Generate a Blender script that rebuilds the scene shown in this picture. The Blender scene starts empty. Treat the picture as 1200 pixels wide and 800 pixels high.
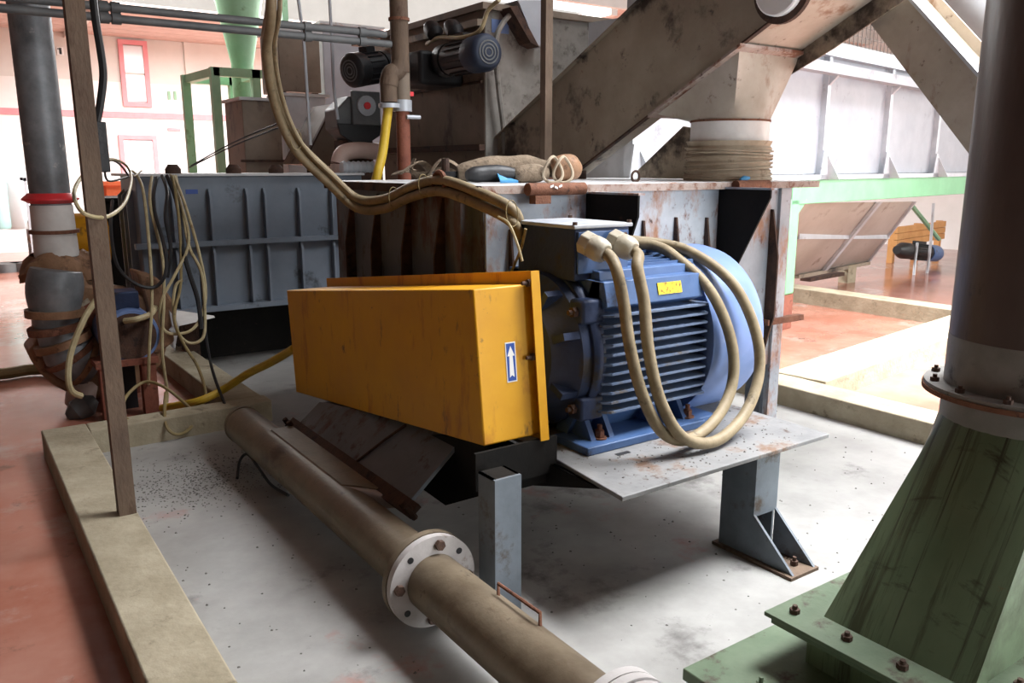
import bpy, bmesh, math, random
from math import sin, cos, tan, pi, radians, sqrt, atan2
from mathutils import Vector, Matrix
random.seed(7)
S = bpy.context.scene
C = S.collection

# ------------------------------------------------------------------ camera
FPX, PITCH, YAW, HEYE = 960.0, radians(12.0), radians(34.7), 1.65
hd = Vector((sin(YAW), cos(YAW), 0)); rt = Vector((cos(YAW), -sin(YAW), 0)); up = Vector((0, 0, 1))
fw = hd*cos(PITCH) - up*sin(PITCH); u2 = hd*sin(PITCH) + up*cos(PITCH)
EYE = Vector((0, 0, HEYE))
cd = bpy.data.cameras.new('camera'); cam = bpy.data.objects.new('camera', cd); C.objects.link(cam)
cd.sensor_width = 36.0; cd.lens = 36.0*FPX/1200.0; cd.clip_end = 200
cam.matrix_world = Matrix(((rt.x, u2.x, -fw.x, 0), (rt.y, u2.y, -fw.y, 0), (rt.z, u2.z, -fw.z, HEYE), (0, 0, 0, 1)))
S.camera = cam

# ------------------------------------------------------------------ world, lights, exposure
w = bpy.data.worlds.new('sky'); S.world = w; w.use_nodes = True
bg = w.node_tree.nodes['Background']; bg.inputs[0].default_value = (0.93, 0.97, 1.0, 1); bg.inputs[1].default_value = 1.6
S.view_settings.view_transform = 'Standard'; S.view_settings.look = 'None'
S.view_settings.gamma = 1; S.view_settings.use_curve_mapping = False
S.view_settings.exposure = 0.0
def area(name, loc, target, sx, sy, power, col=(1, 1, 1), spread=180):
    l = bpy.data.lights.new(name, 'AREA'); l.shape = 'RECTANGLE'; l.size = sx; l.size_y = sy
    l.energy = power; l.color = col; l.spread = radians(spread)
    o = bpy.data.objects.new(name, l); C.objects.link(o); o.location = loc
    o.rotation_euler = (Vector(target)-Vector(loc)).to_track_quat('-Z', 'Y').to_euler()
    return o
area('daylight_side_windows', (16.7, -1.5, 3.2), (2.0, 1.0, 0.3), 11, 3.6, 800, (1.0, .98, .95))
area('daylight_roof_light', (5.75, 1.5, 5.85), (5.55, 1.5, 0), 3.1, 9.0, 2250, (.97, .98, 1.0), 104)
area('added_front_fill', (7.0, -7.7, 2.4), (4.0, 3.0, 0.9), 6, 4, 950, (.95, .98, 1.0))  # added for faces turned toward the camera; no gate is in view
area('daylight_rear_roof_light', (6.0, 13.2, 4.45), (6.0, 13.2, 0), 7.0, 4.2, 2600, (1, 1, 1))

# ------------------------------------------------------------------ pixel helpers (1200x800 frame) used for setting out
def ray(px, py): return fw + rt*((px-600)/FPX) - u2*((py-400)/FPX)
def at(px, py, ax, v):
    r = ray(px, py); i = 'xyz'.index(ax); t = (v-EYE[i])/r[i]; return EYE + r*t
def atd(px, py, d): return EYE + ray(px, py)*d

# ------------------------------------------------------------------ materials
def lin(c): return tuple(((x/255)/12.92 if x/255 <= .04045 else ((x/255+.055)/1.055)**2.4) for x in c) + (1,)
MATS = {}
def mat(name, c1, c2=None, scale=6.0, rough=.55, metal=0.0, rust=None, rust_amt=.5, rust_scale=4.0, bump=.15, stretch=(1, 1, 1),
        speck=None, speck_amt=.6, spec=.4, coat=0.0):
    m = bpy.data.materials.new(name); m.use_nodes = True; nt = m.node_tree; N = nt.nodes; L = nt.links
    b = N['Principled BSDF']; b.inputs['Metallic'].default_value = metal; b.inputs['Specular IOR Level'].default_value = spec
    tc = N.new('ShaderNodeTexCoord'); mp = N.new('ShaderNodeMapping'); mp.inputs['Scale'].default_value = stretch
    L.new(tc.outputs['Object'], mp.inputs[0])
    n1 = N.new('ShaderNodeTexNoise'); n1.inputs['Scale'].default_value = scale; n1.inputs['Detail'].default_value = 7; n1.inputs['Roughness'].default_value = .62
    L.new(mp.outputs[0], n1.inputs['Vector'])
    r1 = N.new('ShaderNodeValToRGB'); r1.color_ramp.elements[0].position = .34; r1.color_ramp.elements[1].position = .68
    r1.color_ramp.elements[0].color = lin(c1); r1.color_ramp.elements[1].color = lin(c2 or tuple(min(255, x*1.18+4) for x in c1))
    L.new(n1.outputs[0], r1.inputs[0]); col = r1.outputs[0]
    def over(colsock, colour, sc, lo, hi, st=None):
        n = N.new('ShaderNodeTexNoise'); n.inputs['Scale'].default_value = sc; n.inputs['Detail'].default_value = 9; n.inputs['Roughness'].default_value = .68
        if st:
            mq = N.new('ShaderNodeMapping'); mq.inputs['Scale'].default_value = st; L.new(tc.outputs['Object'], mq.inputs[0]); L.new(mq.outputs[0], n.inputs['Vector'])
        else: L.new(tc.outputs['Object'], n.inputs['Vector'])
        r = N.new('ShaderNodeValToRGB'); r.color_ramp.elements[0].position = lo; r.color_ramp.elements[1].position = hi
        L.new(n.outputs[0], r.inputs[0])
        mx = N.new('ShaderNodeMix'); mx.data_type = 'RGBA'; L.new(r.outputs[0], mx.inputs[0]); L.new(colsock, mx.inputs[6]); mx.inputs[7].default_value = lin(colour)
        return mx.outputs[2], r.outputs[0]
    mask = None
    if rust:
        items = rust if isinstance(rust, list) else [(rust, rust_scale, rust_amt, stretch)]
        for (rc, rs, ra, st) in items:
            col, mask = over(col, rc, rs, .72-.34*ra, .80-.30*ra, st)
    if speck: col, _ = over(col, speck, 60, .76-.2*speck_amt, .80-.2*speck_amt)
    L.new(col, b.inputs['Base Color'])
    rr = N.new('ShaderNodeMapRange'); rr.inputs['To Min'].default_value = max(.05, rough-.1); rr.inputs['To Max'].default_value = min(1, rough+.15)
    L.new(n1.outputs[0], rr.inputs[0]); L.new(rr.outputs[0], b.inputs['Roughness'])
    if bump:
        n3 = N.new('ShaderNodeTexNoise'); n3.inputs['Scale'].default_value = scale*7; n3.inputs['Detail'].default_value = 5
        L.new(mp.outputs[0], n3.inputs['Vector'])
        bp = N.new('ShaderNodeBump'); bp.inputs['Strength'].default_value = bump; bp.inputs['Distance'].default_value = .01
        L.new(n3.outputs[0], bp.inputs['Height']); L.new(bp.outputs[0], b.inputs['Normal'])
    MATS[name] = m; return m
RUST = (112, 66, 44); RUSTD = (62, 40, 32); GRIME = (44, 40, 36)
mat('red_floor', (150, 92, 74), (174, 126, 110), 1.6, .14, rust=[((172, 154, 146), .7, .56, (1, 1, 1)), ((112, 84, 72), 3, .38, (1, 1, 1))], spec=.6, bump=.05)
mat('pit_floor', (132, 131, 128), (164, 163, 160), 2.2, .36, rust=[((160, 122, 114), 1.4, .36, (1, 1, 1)), ((104, 102, 100), 1.8, .45, (1, 1, 1))], speck=(70, 68, 66), speck_amt=.35, bump=.12)
mat('kerb_concrete', (144, 134, 112), (172, 162, 140), 5, .85, rust=(120, 109, 90), rust_amt=.4, rust_scale=6, speck=(110, 100, 84), speck_amt=.4, bump=.5)
mat('tank_paint', (150, 158, 168), (184, 190, 197), 3, .5, rust=[((158, 118, 94), 4, .62, (1, 1, .45)), (RUST, 9, .44, (1, 1, .6)), (RUSTD, 16, .28, (1, 1, 1))], bump=.15)
mat('tank_dark', (92, 100, 108), (116, 122, 128), 3, .55, rust=[((84, 58, 48), 4, .6, (1, 1, .35)), (RUSTD, 9, .45, (1, 1, .5))], bump=.2)
mat('lid_paint', (176, 178, 180), (206, 206, 206), 4, .5, rust=[((160, 116, 92), 6, .42, (1, 1, 1))], bump=.15)
mat('rust', (104, 66, 48), (134, 92, 72), 14, .85, rust=(70, 46, 38), rust_amt=.5, rust_scale=20, bump=.5)
mat('rim_rust', (150, 132, 122), (176, 162, 154), 7, .6, rust=[((118, 76, 56), 9, .66, (1, 1, 1)), ((74, 48, 38), 14, .4, (1, 1, 1))], bump=.3)
mat('rust_dark', (58, 42, 35), (86, 62, 50), 12, .8, rust=(40, 30, 27), rust_amt=.5, rust_scale=9, bump=.4)
mat('rusty_post', (86, 70, 58), (112, 94, 78), 10, .75, rust=(70, 48, 38), rust_amt=.5, rust_scale=5, stretch=(1, 1, .4), bump=.3)
mat('blue_grey_steel', (94, 102, 110), (118, 127, 136), 4, .45, rust=(80, 68, 58), rust_amt=.46, rust_scale=5, bump=.1)
mat('grey_tank', (112, 123, 136), (130, 141, 154), 2.5, .5, rust=(78, 84, 90), rust_amt=.4, rust_scale=3, bump=.08)
mat('yellow_paint', (206, 146, 14), (220, 162, 26), 3, .42, rust=[((184, 120, 18), 5, .5, (1, 1.6, .4)), ((126, 88, 30), 6, .30, (2, 2.0, .8)), ((70, 50, 32), 9, .2, (1, 1, 1))], bump=.06)
mat('blue_paint', (62, 90, 134), (82, 110, 154), 5, .42, rust=[((60, 64, 78), 6, .36, (1, 1, 1))], bump=.1)
mat('blue_cover', (98, 122, 170), (116, 140, 188), 3, .4, rust=[((120, 138, 174), 5, .35, (1, 1, 1))], bump=.05)
mat('blue_grimy', (32, 46, 76), (46, 62, 96), 6, .55, rust=[((52, 46, 42), 5, .55, (1, 1, 1))], bump=.25)
mat('dusty_lid', (150, 156, 166), (186, 188, 192), 6, .5, rust=(104, 124, 160), rust_amt=.35, rust_scale=6, bump=.08)
mat('fin_blue', (86, 104, 134), (108, 124, 150), 7, .5, rust=[((96, 90, 84), 9, .5, (1, 1, 1))], bump=.15)
mat('platform', (112, 112, 113), (138, 138, 137), 5, .5, rust=[((112, 88, 72), 5, .5, (1, 1, 1)), ((72, 54, 45), 11, .42, (1, 1, 1))], speck=(56, 48, 42), speck_amt=.45, bump=.25)
mat('pipe_steel', (104, 91, 74), (130, 117, 98), 6, .45, metal=.25, rust=[((82, 66, 50), 4, .45, (1, .5, 1)), ((66, 52, 42), 12, .3, (1, 1, 1))], bump=.15)
mat('flange_grey', (168, 162, 160), (192, 188, 186), 6, .5, rust=((128, 108, 90)), rust_amt=.35, rust_scale=9, bump=.15)
mat('bolt', (70, 52, 44), (98, 76, 64), 30, .65, metal=.3, bump=.3)
mat('dark_duct', (70, 57, 55), (88, 74, 70), 5, .38, rust=[((92, 66, 54), 6, .4, (1, 1, .25)), ((50, 44, 44), 10, .35, (1, 1, .5))], stretch=(1, 1, .3), bump=.12, spec=.5)
mat('bare_collar', (112, 110, 106), (136, 134, 130), 7, .45, rust=[((60, 54, 50), 9, .42, (1, 1, 1))], bump=.1)
mat('green_duct', (94, 112, 86), (116, 133, 106), 3, .36, rust=[((72, 80, 60), 4, .6, (.4, 5, .3)), ((56, 56, 44), 5, .46, (.2, 9, .15)), ((62, 66, 50), 9, .35, (3, .5, .15)), ((128, 96, 56), 8, .1, (1, 1, 1))], stretch=(1, 1, .4), bump=.08)
mat('green_plate', (86, 104, 80), (106, 122, 98), 6, .5, rust=[((66, 54, 42), 7, .5, (1, 1, 1))], bump=.15)
mat('mint_paint', (112, 172, 128), (128, 188, 144), 3, .4, rust=(150, 170, 140), rust_amt=.25, rust_scale=9, bump=.04)
mat('dull_green', (126, 166, 134), (146, 184, 152), 3, .5, rust=(108, 134, 104), rust_amt=.4, rust_scale=3, bump=.06)
mat('trough_steel', (132, 120, 104), (160, 148, 132), 2.2, .5, metal=.15, rust=[((58, 48, 42), 1.7, .62, (1, 1, 1)), ((48, 40, 36), 7, .36, (1, 1, 1)), ((120, 84, 62), 8, .26, (1, 1, 1))], bump=.12)
mat('hopper_steel', (156, 145, 130), (182, 172, 160), 3, .5, metal=.15, rust=[((136, 108, 88), 5, .45, (1, 1, .5)), ((92, 70, 56), 13, .34, (1, 1, 1))], bump=.1)
mat('galvanised', (170, 174, 180), (196, 200, 206), 3, .45, metal=.2, rust=(150, 150, 152), rust_amt=.35, rust_scale=4, bump=.05)
mat('panel_white', (146, 150, 158), (166, 170, 177), 2, .5, rust=(128, 130, 136), rust_amt=.35, rust_scale=3, bump=.04)
mat('beige_sleeve', (156, 142, 122), (178, 164, 144), 9, .8, rust=(122, 106, 88), rust_amt=.42, rust_scale=12, bump=.3)
mat('white_tape', (206, 202, 198), (222, 220, 216), 8, .5, bump=.08)
mat('brown_tarp', (120, 88, 62), (156, 120, 92), 7, .6, rust=(86, 62, 46), rust_amt=.45, rust_scale=8, bump=.4)
mat('duct_grey', (100, 104, 108), (140, 143, 146), 5, .45, metal=.2, rust=[((92, 96, 100), 3, .5, (1, 1, .5)), ((186, 182, 178), 7, .3, (1, 1, 1))], bump=.1)
mat('brown_machine', (112, 98, 84), (134, 120, 106), 3, .6, rust=[((76, 64, 56), 3, .5, (1, 1, .5)), ((60, 52, 46), 9, .3, (1, 1, 1))], bump=.12)
mat('mottled_grey', (118, 114, 108), (144, 140, 134), 5, .55, rust=[((92, 86, 80), 7, .5, (1, 1, 1))], bump=.1)
mat('blue_rim', (30, 38, 54), (42, 52, 72), 6, .5, bump=.05)
mat('black_motor', (20, 20, 22), (32, 32, 35), 8, .45, rust=(46, 42, 40), rust_amt=.3, rust_scale=10, bump=.15)
mat('gear_grey', (84, 86, 88), (108, 110, 110), 6, .45, bump=.1)
mat('cable_tan', (126, 112, 86), (150, 135, 108), 18, .55, rust=(96, 84, 64), rust_amt=.4, rust_scale=14, bump=.1)
mat('cable_cream', (158, 144, 108), (180, 167, 132), 18, .5, rust=(140, 122, 90), rust_amt=.35, rust_scale=10, bump=.05)
mat('cable_black', (26, 26, 28), (38, 38, 40), 12, .5, bump=.05)
mat('gland', (168, 160, 142), (184, 176, 158), 14, .45, rust=(150, 136, 112), rust_amt=.4, rust_scale=16, bump=.1)
mat('hose_yellow', (184, 150, 36), (202, 172, 62), 8, .45, rust=(160, 126, 40), rust_amt=.35, rust_scale=8, bump=.05)
mat('hose_tan', (122, 106, 70), (146, 130, 90), 8, .55, rust=(86, 74, 52), rust_amt=.4, rust_scale=8, bump=.1)
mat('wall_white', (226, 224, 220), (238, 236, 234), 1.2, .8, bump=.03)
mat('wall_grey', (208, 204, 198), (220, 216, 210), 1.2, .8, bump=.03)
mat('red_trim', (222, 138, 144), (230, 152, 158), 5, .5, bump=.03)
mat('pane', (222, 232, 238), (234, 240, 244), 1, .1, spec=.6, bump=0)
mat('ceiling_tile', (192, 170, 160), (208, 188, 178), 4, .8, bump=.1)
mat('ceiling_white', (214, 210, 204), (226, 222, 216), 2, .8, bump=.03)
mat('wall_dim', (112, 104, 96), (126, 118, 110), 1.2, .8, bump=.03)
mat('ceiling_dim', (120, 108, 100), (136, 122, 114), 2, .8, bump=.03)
mat('grimy_shade_black', (22, 21, 20), (32, 30, 28), 5, .7, spec=.15, rust=(56, 42, 34), rust_amt=.3, rust_scale=7, bump=.15)  # near-black grime, with the shade under guard and tank put into the colour
mat('orange', (226, 104, 62), (238, 124, 84), 4, .5, bump=.03)
mat('cyan_tank', (166, 214, 212), (186, 226, 224), 2, .4, bump=.03)
mat('white_tank', (214, 222, 224), (226, 232, 234), 2, .4, bump=.03)
mat('sacks', (140, 122, 104), (190, 176, 160), 9, .9, bump=.4)
mat('red_rust', (110, 62, 48), (138, 84, 66), 9, .75, rust=(76, 46, 38), rust_amt=.45, rust_scale=9, bump=.25)
mat('blue_white_print', (34, 70, 150), (40, 78, 160), 3, .4, bump=0)
mat('white_print', (228, 228, 226), (236, 236, 234), 3, .4, bump=0)
mat('plate_yellow', (226, 196, 40), (236, 208, 60), 8, .45, rust=(130, 92, 34), rust_amt=.62, rust_scale=70, bump=.03)
mat('red_button', (208, 50, 56), None, 4, .4, bump=0)
mat('blue_rag', (60, 130, 180), (84, 156, 204), 8, .6, bump=.1)
mat('canvas', (104, 90, 74), (136, 120, 102), 9, .9, rust=(78, 66, 54), rust_amt=.45, rust_scale=11, bump=.7)
mat('dark_grit', (72, 70, 68), (128, 124, 120), 40, .9, bump=.2)
mat('pink_pipe', (200, 172, 160), (216, 190, 180), 6, .5, bump=.05)
mat('pale_sheet', (160, 152, 144), (182, 175, 168), 1.5, .5, rust=(140, 128, 118), rust_amt=.4, rust_scale=3, bump=.04)
mat('mesh_brown', (112, 104, 98), (128, 120, 114), 6, .6, bump=0)
mat('wood_orange', (196, 142, 84), (212, 160, 104), 5, .7, bump=.1)

# ------------------------------------------------------------------ geometry builder
def V(*a): return Vector(a)
class G:
    def __init__(s): s.v = []; s.f = []
    def add(s, vs, fs):
        n = len(s.v); s.v += [Vector(p) for p in vs]; s.f += [tuple(i+n for i in q) for q in fs]; return s
    def box(s, x0, x1, y0, y1, z0, z1):
        return s.add([(x0,y0,z0),(x1,y0,z0),(x1,y1,z0),(x0,y1,z0),(x0,y0,z1),(x1,y0,z1),(x1,y1,z1),(x0,y1,z1)],
                     [(0,3,2,1),(4,5,6,7),(0,1,5,4),(1,2,6,5),(2,3,7,6),(3,0,4,7)])
    def obox(s, o, a, b, c):   # corner o and three edge vectors
        o, a, b, c = map(Vector, (o, a, b, c))
        return s.add([o, o+a, o+a+b, o+b, o+c, o+a+c, o+a+b+c, o+b+c], [(0,3,2,1),(4,5,6,7),(0,1,5,4),(1,2,6,5),(2,3,7,6),(3,0,4,7)])
    def prism(s, poly, vec):
        poly = [Vector(p) for p in poly]; vec = Vector(vec); n = len(poly)
        return s.add(poly+[p+vec for p in poly], [tuple(range(n))[::-1], tuple(range(n, 2*n))]+[(i, (i+1) % n, (i+1) % n+n, i+n) for i in range(n)])
    def cyl(s, p0, p1, r0, r1=None, n=20, caps=True, rot=0):
        r1 = r0 if r1 is None else r1
        return s.rev(p0, p1, [(r0, 0), (r1, 1)], n, caps, rot)
    def rev(s, p0, p1, prof, n=28, caps=True, rot=0):   # profile of (radius, fraction along p0->p1)
        p0, p1 = Vector(p0), Vector(p1); ax = p1-p0; d = ax.normalized()
        e = d.orthogonal().normalized() if abs(d.z) < .99 else Vector((1, 0, 0)); e = (e-d*e.dot(d)).normalized(); g = d.cross(e)
        vs = []; fs = []
        for (r, t) in prof:
            for k in range(n):
                a = 2*pi*k/n+rot; vs.append(p0+ax*t+(e*cos(a)+g*sin(a))*r)
        m = len(prof)
        for i in range(m-1):
            for k in range(n): fs.append((i*n+k, i*n+(k+1) % n, (i+1)*n+(k+1) % n, (i+1)*n+k))
        if caps: fs.append(tuple(range(n))[::-1]); fs.append(tuple(range((m-1)*n, m*n)))
        return s.add(vs, fs)
    def ring(s, p0, p1, ri, ro, n=32):   # flat ring with a bore
        p0, p1 = Vector(p0), Vector(p1); d = (p1-p0).normalized(); e = d.orthogonal().normalized(); g = d.cross(e); vs = []; fs = []
        for (p, r) in ((p0, ri), (p0, ro), (p1, ro), (p1, ri)):
            for k in range(n): a = 2*pi*k/n; vs.append(p+(e*cos(a)+g*sin(a))*r)
        for i in range(4):
            for k in range(n): fs.append((i*n+k, i*n+(k+1) % n, ((i+1) % 4)*n+(k+1) % n, ((i+1) % 4)*n+k))
        return s.add(vs, fs)
    def tube(s, pts, r, n=8, closed=False, flat=None):
        pts = [Vector(p) for p in pts]; m = len(pts); vs = []; fs = []; e = None
        for i, p in enumerate(pts):
            t = ((pts[(i+1) % m]-pts[i-1]) if closed else (pts[min(i+1, m-1)]-pts[max(i-1, 0)])).normalized()
            if e is None: e = t.orthogonal().normalized() if flat is None else (Vector(flat)-t*Vector(flat).dot(t)).normalized()
            e = (e-t*e.dot(t)); e = e.normalized() if e.length > 1e-6 else t.orthogonal().normalized(); g = t.cross(e)
            rr = r[i] if isinstance(r, (list, tuple)) and flat is None else r
            ra, rb = (rr, rr) if flat is None else r
            for k in range(n): a = 2*pi*k/n; vs.append(p+e*cos(a)*ra+g*sin(a)*rb)
        for i in range(m if closed else m-1):
            j = (i+1) % m
            for k in range(n): fs.append((i*n+k, i*n+(k+1) % n, j*n+(k+1) % n, j*n+k))
        if not closed: fs.append(tuple(range(n))[::-1]); fs.append(tuple(range((m-1)*n, m*n)))
        return s.add(vs, fs)
    def build(s, name, m, parent=None, loc=None, smooth=True, bevel=0.0, kind=None):
        me = bpy.data.meshes.new(name)
        base = Vector(parent['_o']) if parent else Vector(loc or (0, 0, 0))
        bm = bmesh.new(); vs = [bm.verts.new(p-base) for p in s.v]
        for q in s.f:
            try: bm.faces.new([vs[i] for i in q])
            except ValueError: pass
        bmesh.ops.recalc_face_normals(bm, faces=bm.faces[:]); bm.to_mesh(me); bm.free()
        if smooth:
            for p in me.polygons: p.use_smooth = True
            me.set_sharp_from_angle(angle=radians(34))
        me.materials.append(MATS[m]); o = bpy.data.objects.new(name, me); C.objects.link(o)
        if parent: o.parent = parent
        else: o.location = base
        o['_o'] = tuple(base)
        if bevel:
            bv = o.modifiers.new('bevel', 'BEVEL'); bv.width = bevel; bv.segments = 2; bv.limit_method = 'ANGLE'; bv.angle_limit = radians(40)
        if kind: o['kind'] = kind
        return o
def crom(pts, sub=8, closed=False):
    P = [Vector(p) for p in pts]; n = len(P); out = []
    for i in range(n if closed else n-1):
        a, b, c, d = (P[(i-1) % n], P[i], P[(i+1) % n], P[(i+2) % n]) if closed else (P[max(i-1, 0)], P[i], P[i+1], P[min(i+2, n-1)])
        for k in range(sub):
            t = k/sub; out.append(.5*((2*b)+(c-a)*t+(2*a-5*b+4*c-d)*t*t+(3*b-a-3*c+d)*t**3))
    if not closed: out.append(P[-1])
    return out
def thing(name, label, cat, loc, group=None):
    o = bpy.data.objects.new(name, None); C.objects.link(o); o.location = loc; o['_o'] = tuple(loc); o.empty_display_size = .1
    o['label'] = label; o['category'] = cat
    if group: o['group'] = group
    return o
def tag(o, label, cat, group=None):
    o['label'] = label; o['category'] = cat
    if group: o['group'] = group
    return o
def struct(o, label=None, cat=None):
    o['kind'] = 'structure'
    if label: o['label'] = label
    if cat: o['category'] = cat
    return o
def bolt(p, d, r, h, parent, m='bolt', name='bolt'):
    p = Vector(p); d = Vector(d).normalized(); g = G(); g.cyl(p, p+d*h, r, r, 6); g.cyl(p+d*h, p+d*h*1.8, r*.5, r*.5, 8)
    return g.build(name, m, parent)

# ================================================================== SETTING
struct(G().box(-9, 17, -8, 19.4, -.2, 0).build('floor', 'red_floor'), 'worn red concrete floor of the factory hall', 'floor')
struct(G().box(.5, 4.8, -3, 5.2, -.02, .006).box(1.6, 4.8, 5.2, 8.6, -.02, .006).build('floor_bay', 'pit_floor'), 'pale grey concrete floor inside the kerbed machine bay', 'floor')
def kerb(name, poly, h, label, z0=-.01):
    g = G(); g.prism([(x, y, z0) for x, y in poly], (0, 0, h-z0)); o = g.build(name, 'kerb_concrete', bevel=.008); return struct(o, label, 'kerb')
kerb('kerb_left', [(.345, -2), (.56, -2), (.575, 5.14), (.575, 5.32), (.34, 5.32)], .15, 'long concrete kerb along the left side of the machine bay')
kerb('kerb_rear', [(.575, 5.14), (1.66, 5.18), (1.66, 5.34), (.575, 5.32)], .15, 'short concrete kerb closing the back of the machine bay')
kerb('kerb_channel', [(1.40, 5.34), (1.64, 5.34), (1.6, 8.6), (1.36, 8.6)], .15, 'concrete kerb running back beside the low blower')
kerb('kerb_right', [(4.74, -1.5), (5.02, -1.5), (5.02, 5.6), (4.74, 5.6)], .15, 'long concrete kerb right of the motor platform')
kq = [at(905, 436, 'z', .15), at(1110, 371, 'z', .15), at(1110, 403, 'z', .15), at(952, 447, 'z', .15)]
a0, a1 = kq[0].xy, kq[1].xy; dd = (a1-a0).normalized(); nn = Vector((dd.y, -dd.x))
kerb('kerb_cross', [tuple(a0), tuple(a1+dd*4), tuple(a1+dd*4+nn*.42), tuple(a0+nn*.42)], .16, 'wide pale concrete kerb crossing behind the right kerb')
b0, b1 = at(930, 337, 'z', .18).xy, at(1108, 362, 'z', .18).xy; dd = (b1-b0).normalized(); nn = Vector((-dd.y, dd.x))
if nn.x < 0: nn = -nn
kerb('kerb_far', [tuple(b0-dd*1), tuple(b1+dd*3), tuple(b1+dd*3+nn*.3), tuple(b0-dd*1+nn*.3)], .18, 'far concrete kerb below the slanted hopper')

# back wall with openings
YB = 19.0
wb = struct(G().box(-9, 17, YB, YB+.2, 0, 3.36).build('wall_back', 'wall_white'), 'white lower back wall of the hall', 'wall')
struct(G().box(-9, 17, YB, YB+.2, 3.36, 5.9).build('wall_back_upper', 'wall_grey'), 'pale upper back wall of the hall', 'wall')
struct(G().box(17, 17.2, 4, YB+.2, 0, 5.9).build('wall_right', 'wall_white'), 'white side wall beyond the far machines', 'wall')
struct(G().box(17, 17.2, -8, 4, 0, 1.3).box(17, 17.2, -8, 4, 5.1, 5.9).box(17, 17.2, -8, -7.2, 1.3, 5.1).box(17, 17.2, 3.9, 4, 1.3, 5.1).box(17, 17.2, -3.4, -3.2, 1.3, 5.1).box(17, 17.2, .3, .5, 1.3, 5.1).build('wall_right_windows', 'wall_white'), 'side wall with tall open windows out of view', 'wall')
struct(G().box(-9, 4, -8.2, -8, 0, 5.9).box(10, 17, -8.2, -8, 0, 5.9).box(4, 10, -8.2, -8, 4.6, 5.9).build('wall_front', 'wall_dim'), 'unseen front wall with an added light opening behind the camera', 'wall')
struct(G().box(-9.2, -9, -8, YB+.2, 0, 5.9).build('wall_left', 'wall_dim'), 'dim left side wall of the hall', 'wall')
def onwall(px, py): return at(px, py, 'y', YB)
q = onwall(0, 128); struct(G().box(-9, 17, YB-.03, YB, q.z-.09, q.z+.03).build('trim_1', 'red_trim'), 'thin red painted band across the back wall', 'trim')
def framed(name, x0, y0, x1, y1, label, bars):
    p, r = onwall(x0, y0), onwall(x1, y1); g = G(); t = .09
    X0, X1, Z1, Z0 = p.x, r.x, p.z, r.z
    g.box(X0, X0+t, YB-.06, YB, Z0, Z1).box(X1-t, X1, YB-.06, YB, Z0, Z1).box(X0+t, X1-t, YB-.06, YB, Z1-t, Z1).box(X0+t, X1-t, YB-.06, YB, Z0, Z0+t)
    o = struct(g.build(name, 'red_trim'), label, name.split('_')[0])
    n = bars
    for i in range(n):
        za = Z0+t+(Z1-Z0-2*t)*i/n; zb = Z0+t+(Z1-Z0-2*t)*(i+1)/n
        G().box(X0+t, X1-t, YB-.03, YB-.01, za+.02, zb-.02).build('pane', 'pane', o)
    return o
framed('window_1', 137, 46, 178, 126, 'tall red framed window high on the back wall', 2)
framed('door_1', 138, 158, 192, 262, 'white door in a red frame in the back wall', 1)
p, r = onwall(66, 55), onwall(75, 65)
o = struct(G().box(p.x, r.x, YB-.03, YB-.005, r.z, p.z).build('number_plate', 'white_print'), 'small white plate with a dark figure on back wall', 'sign')
cx, cz = (p.x+r.x)/2, (p.z+r.z)/2
G().box(cx-.022, cx+.022, YB-.036, YB-.03, cz-.06, cz+.06).box(cx-.05, cx-.02, YB-.036, YB-.03, cz+.03, cz+.05).build('figure', 'cable_black', o)
p, r = onwall(214, 46), onwall(268, 98)
struct(G().box(p.x, r.x, YB-.05, YB-.005, r.z, p.z).build('wall_panel', 'wall_grey'), 'dull grey panel high on the back wall', 'panel')
for i, (x0, x1) in enumerate(((196, 200), (203, 207))):
    p, r = onwall(x0, 107), onwall(x1, 117)
    struct(tag(G().box(p.x, r.x, YB-.03, YB-.005, r.z, p.z).build('notice', 'dull_green'), ['left', 'right'][i]+' one of two tiny green notices on back wall', 'sign'))
p, r = onwall(202, 150), onwall(209, 192)
struct(tag(G().box(p.x-.1, r.x+.1, YB-.03, YB-.005, p.z-.06, p.z).build('wall_mark', 'red_trim'), 'short red strip beside the red framed door', 'sign'))

# ceiling: boards with roof-light openings
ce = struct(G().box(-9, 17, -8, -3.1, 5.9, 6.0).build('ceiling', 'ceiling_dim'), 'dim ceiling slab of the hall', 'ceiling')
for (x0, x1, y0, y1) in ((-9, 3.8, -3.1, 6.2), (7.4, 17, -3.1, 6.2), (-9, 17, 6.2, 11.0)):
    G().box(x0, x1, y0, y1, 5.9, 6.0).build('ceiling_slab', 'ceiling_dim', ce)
ZC = at(50, 36, 'y', YB).z
G().box(-9, 17, 10.9, 11.0, ZC, 6.0).build('bulkhead', 'ceiling_white', ce)
for k in range(16):
    y0 = 11.0+k*.5
    for (x0, x1) in ((-9, 2.4), (9.8, 17)) if y0 < 15.4 else ((-9, 17),):
        G().box(x0, x1, y0+.015, y0+.485, ZC, ZC+.08).build('ceiling_tile', 'ceiling_tile', ce)
for k, x in enumerate((-1.2, 2.5, 9.7)):
    G().box(x-.07, x+.07, 11.0, YB, ZC-.1, ZC).build('roof_beam', 'ceiling_white', ce)

# ================================================================== BIG TANK (housing) with stand
TX0, TX1, TY0, TY1, TZ0, TZ1 = 2.1, 4.235, 3.25, 5.0, .42, 1.550
tank = thing('steel_housing', 'large rusty grey steel housing on legs behind the blue motor', 'machine', (3.2, 4.1, 0))
g = G(); g.box(TX0, TX1, TY0, TY1, TZ0, TZ1); g.build('shell', 'tank_paint', tank, bevel=.006)
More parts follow.
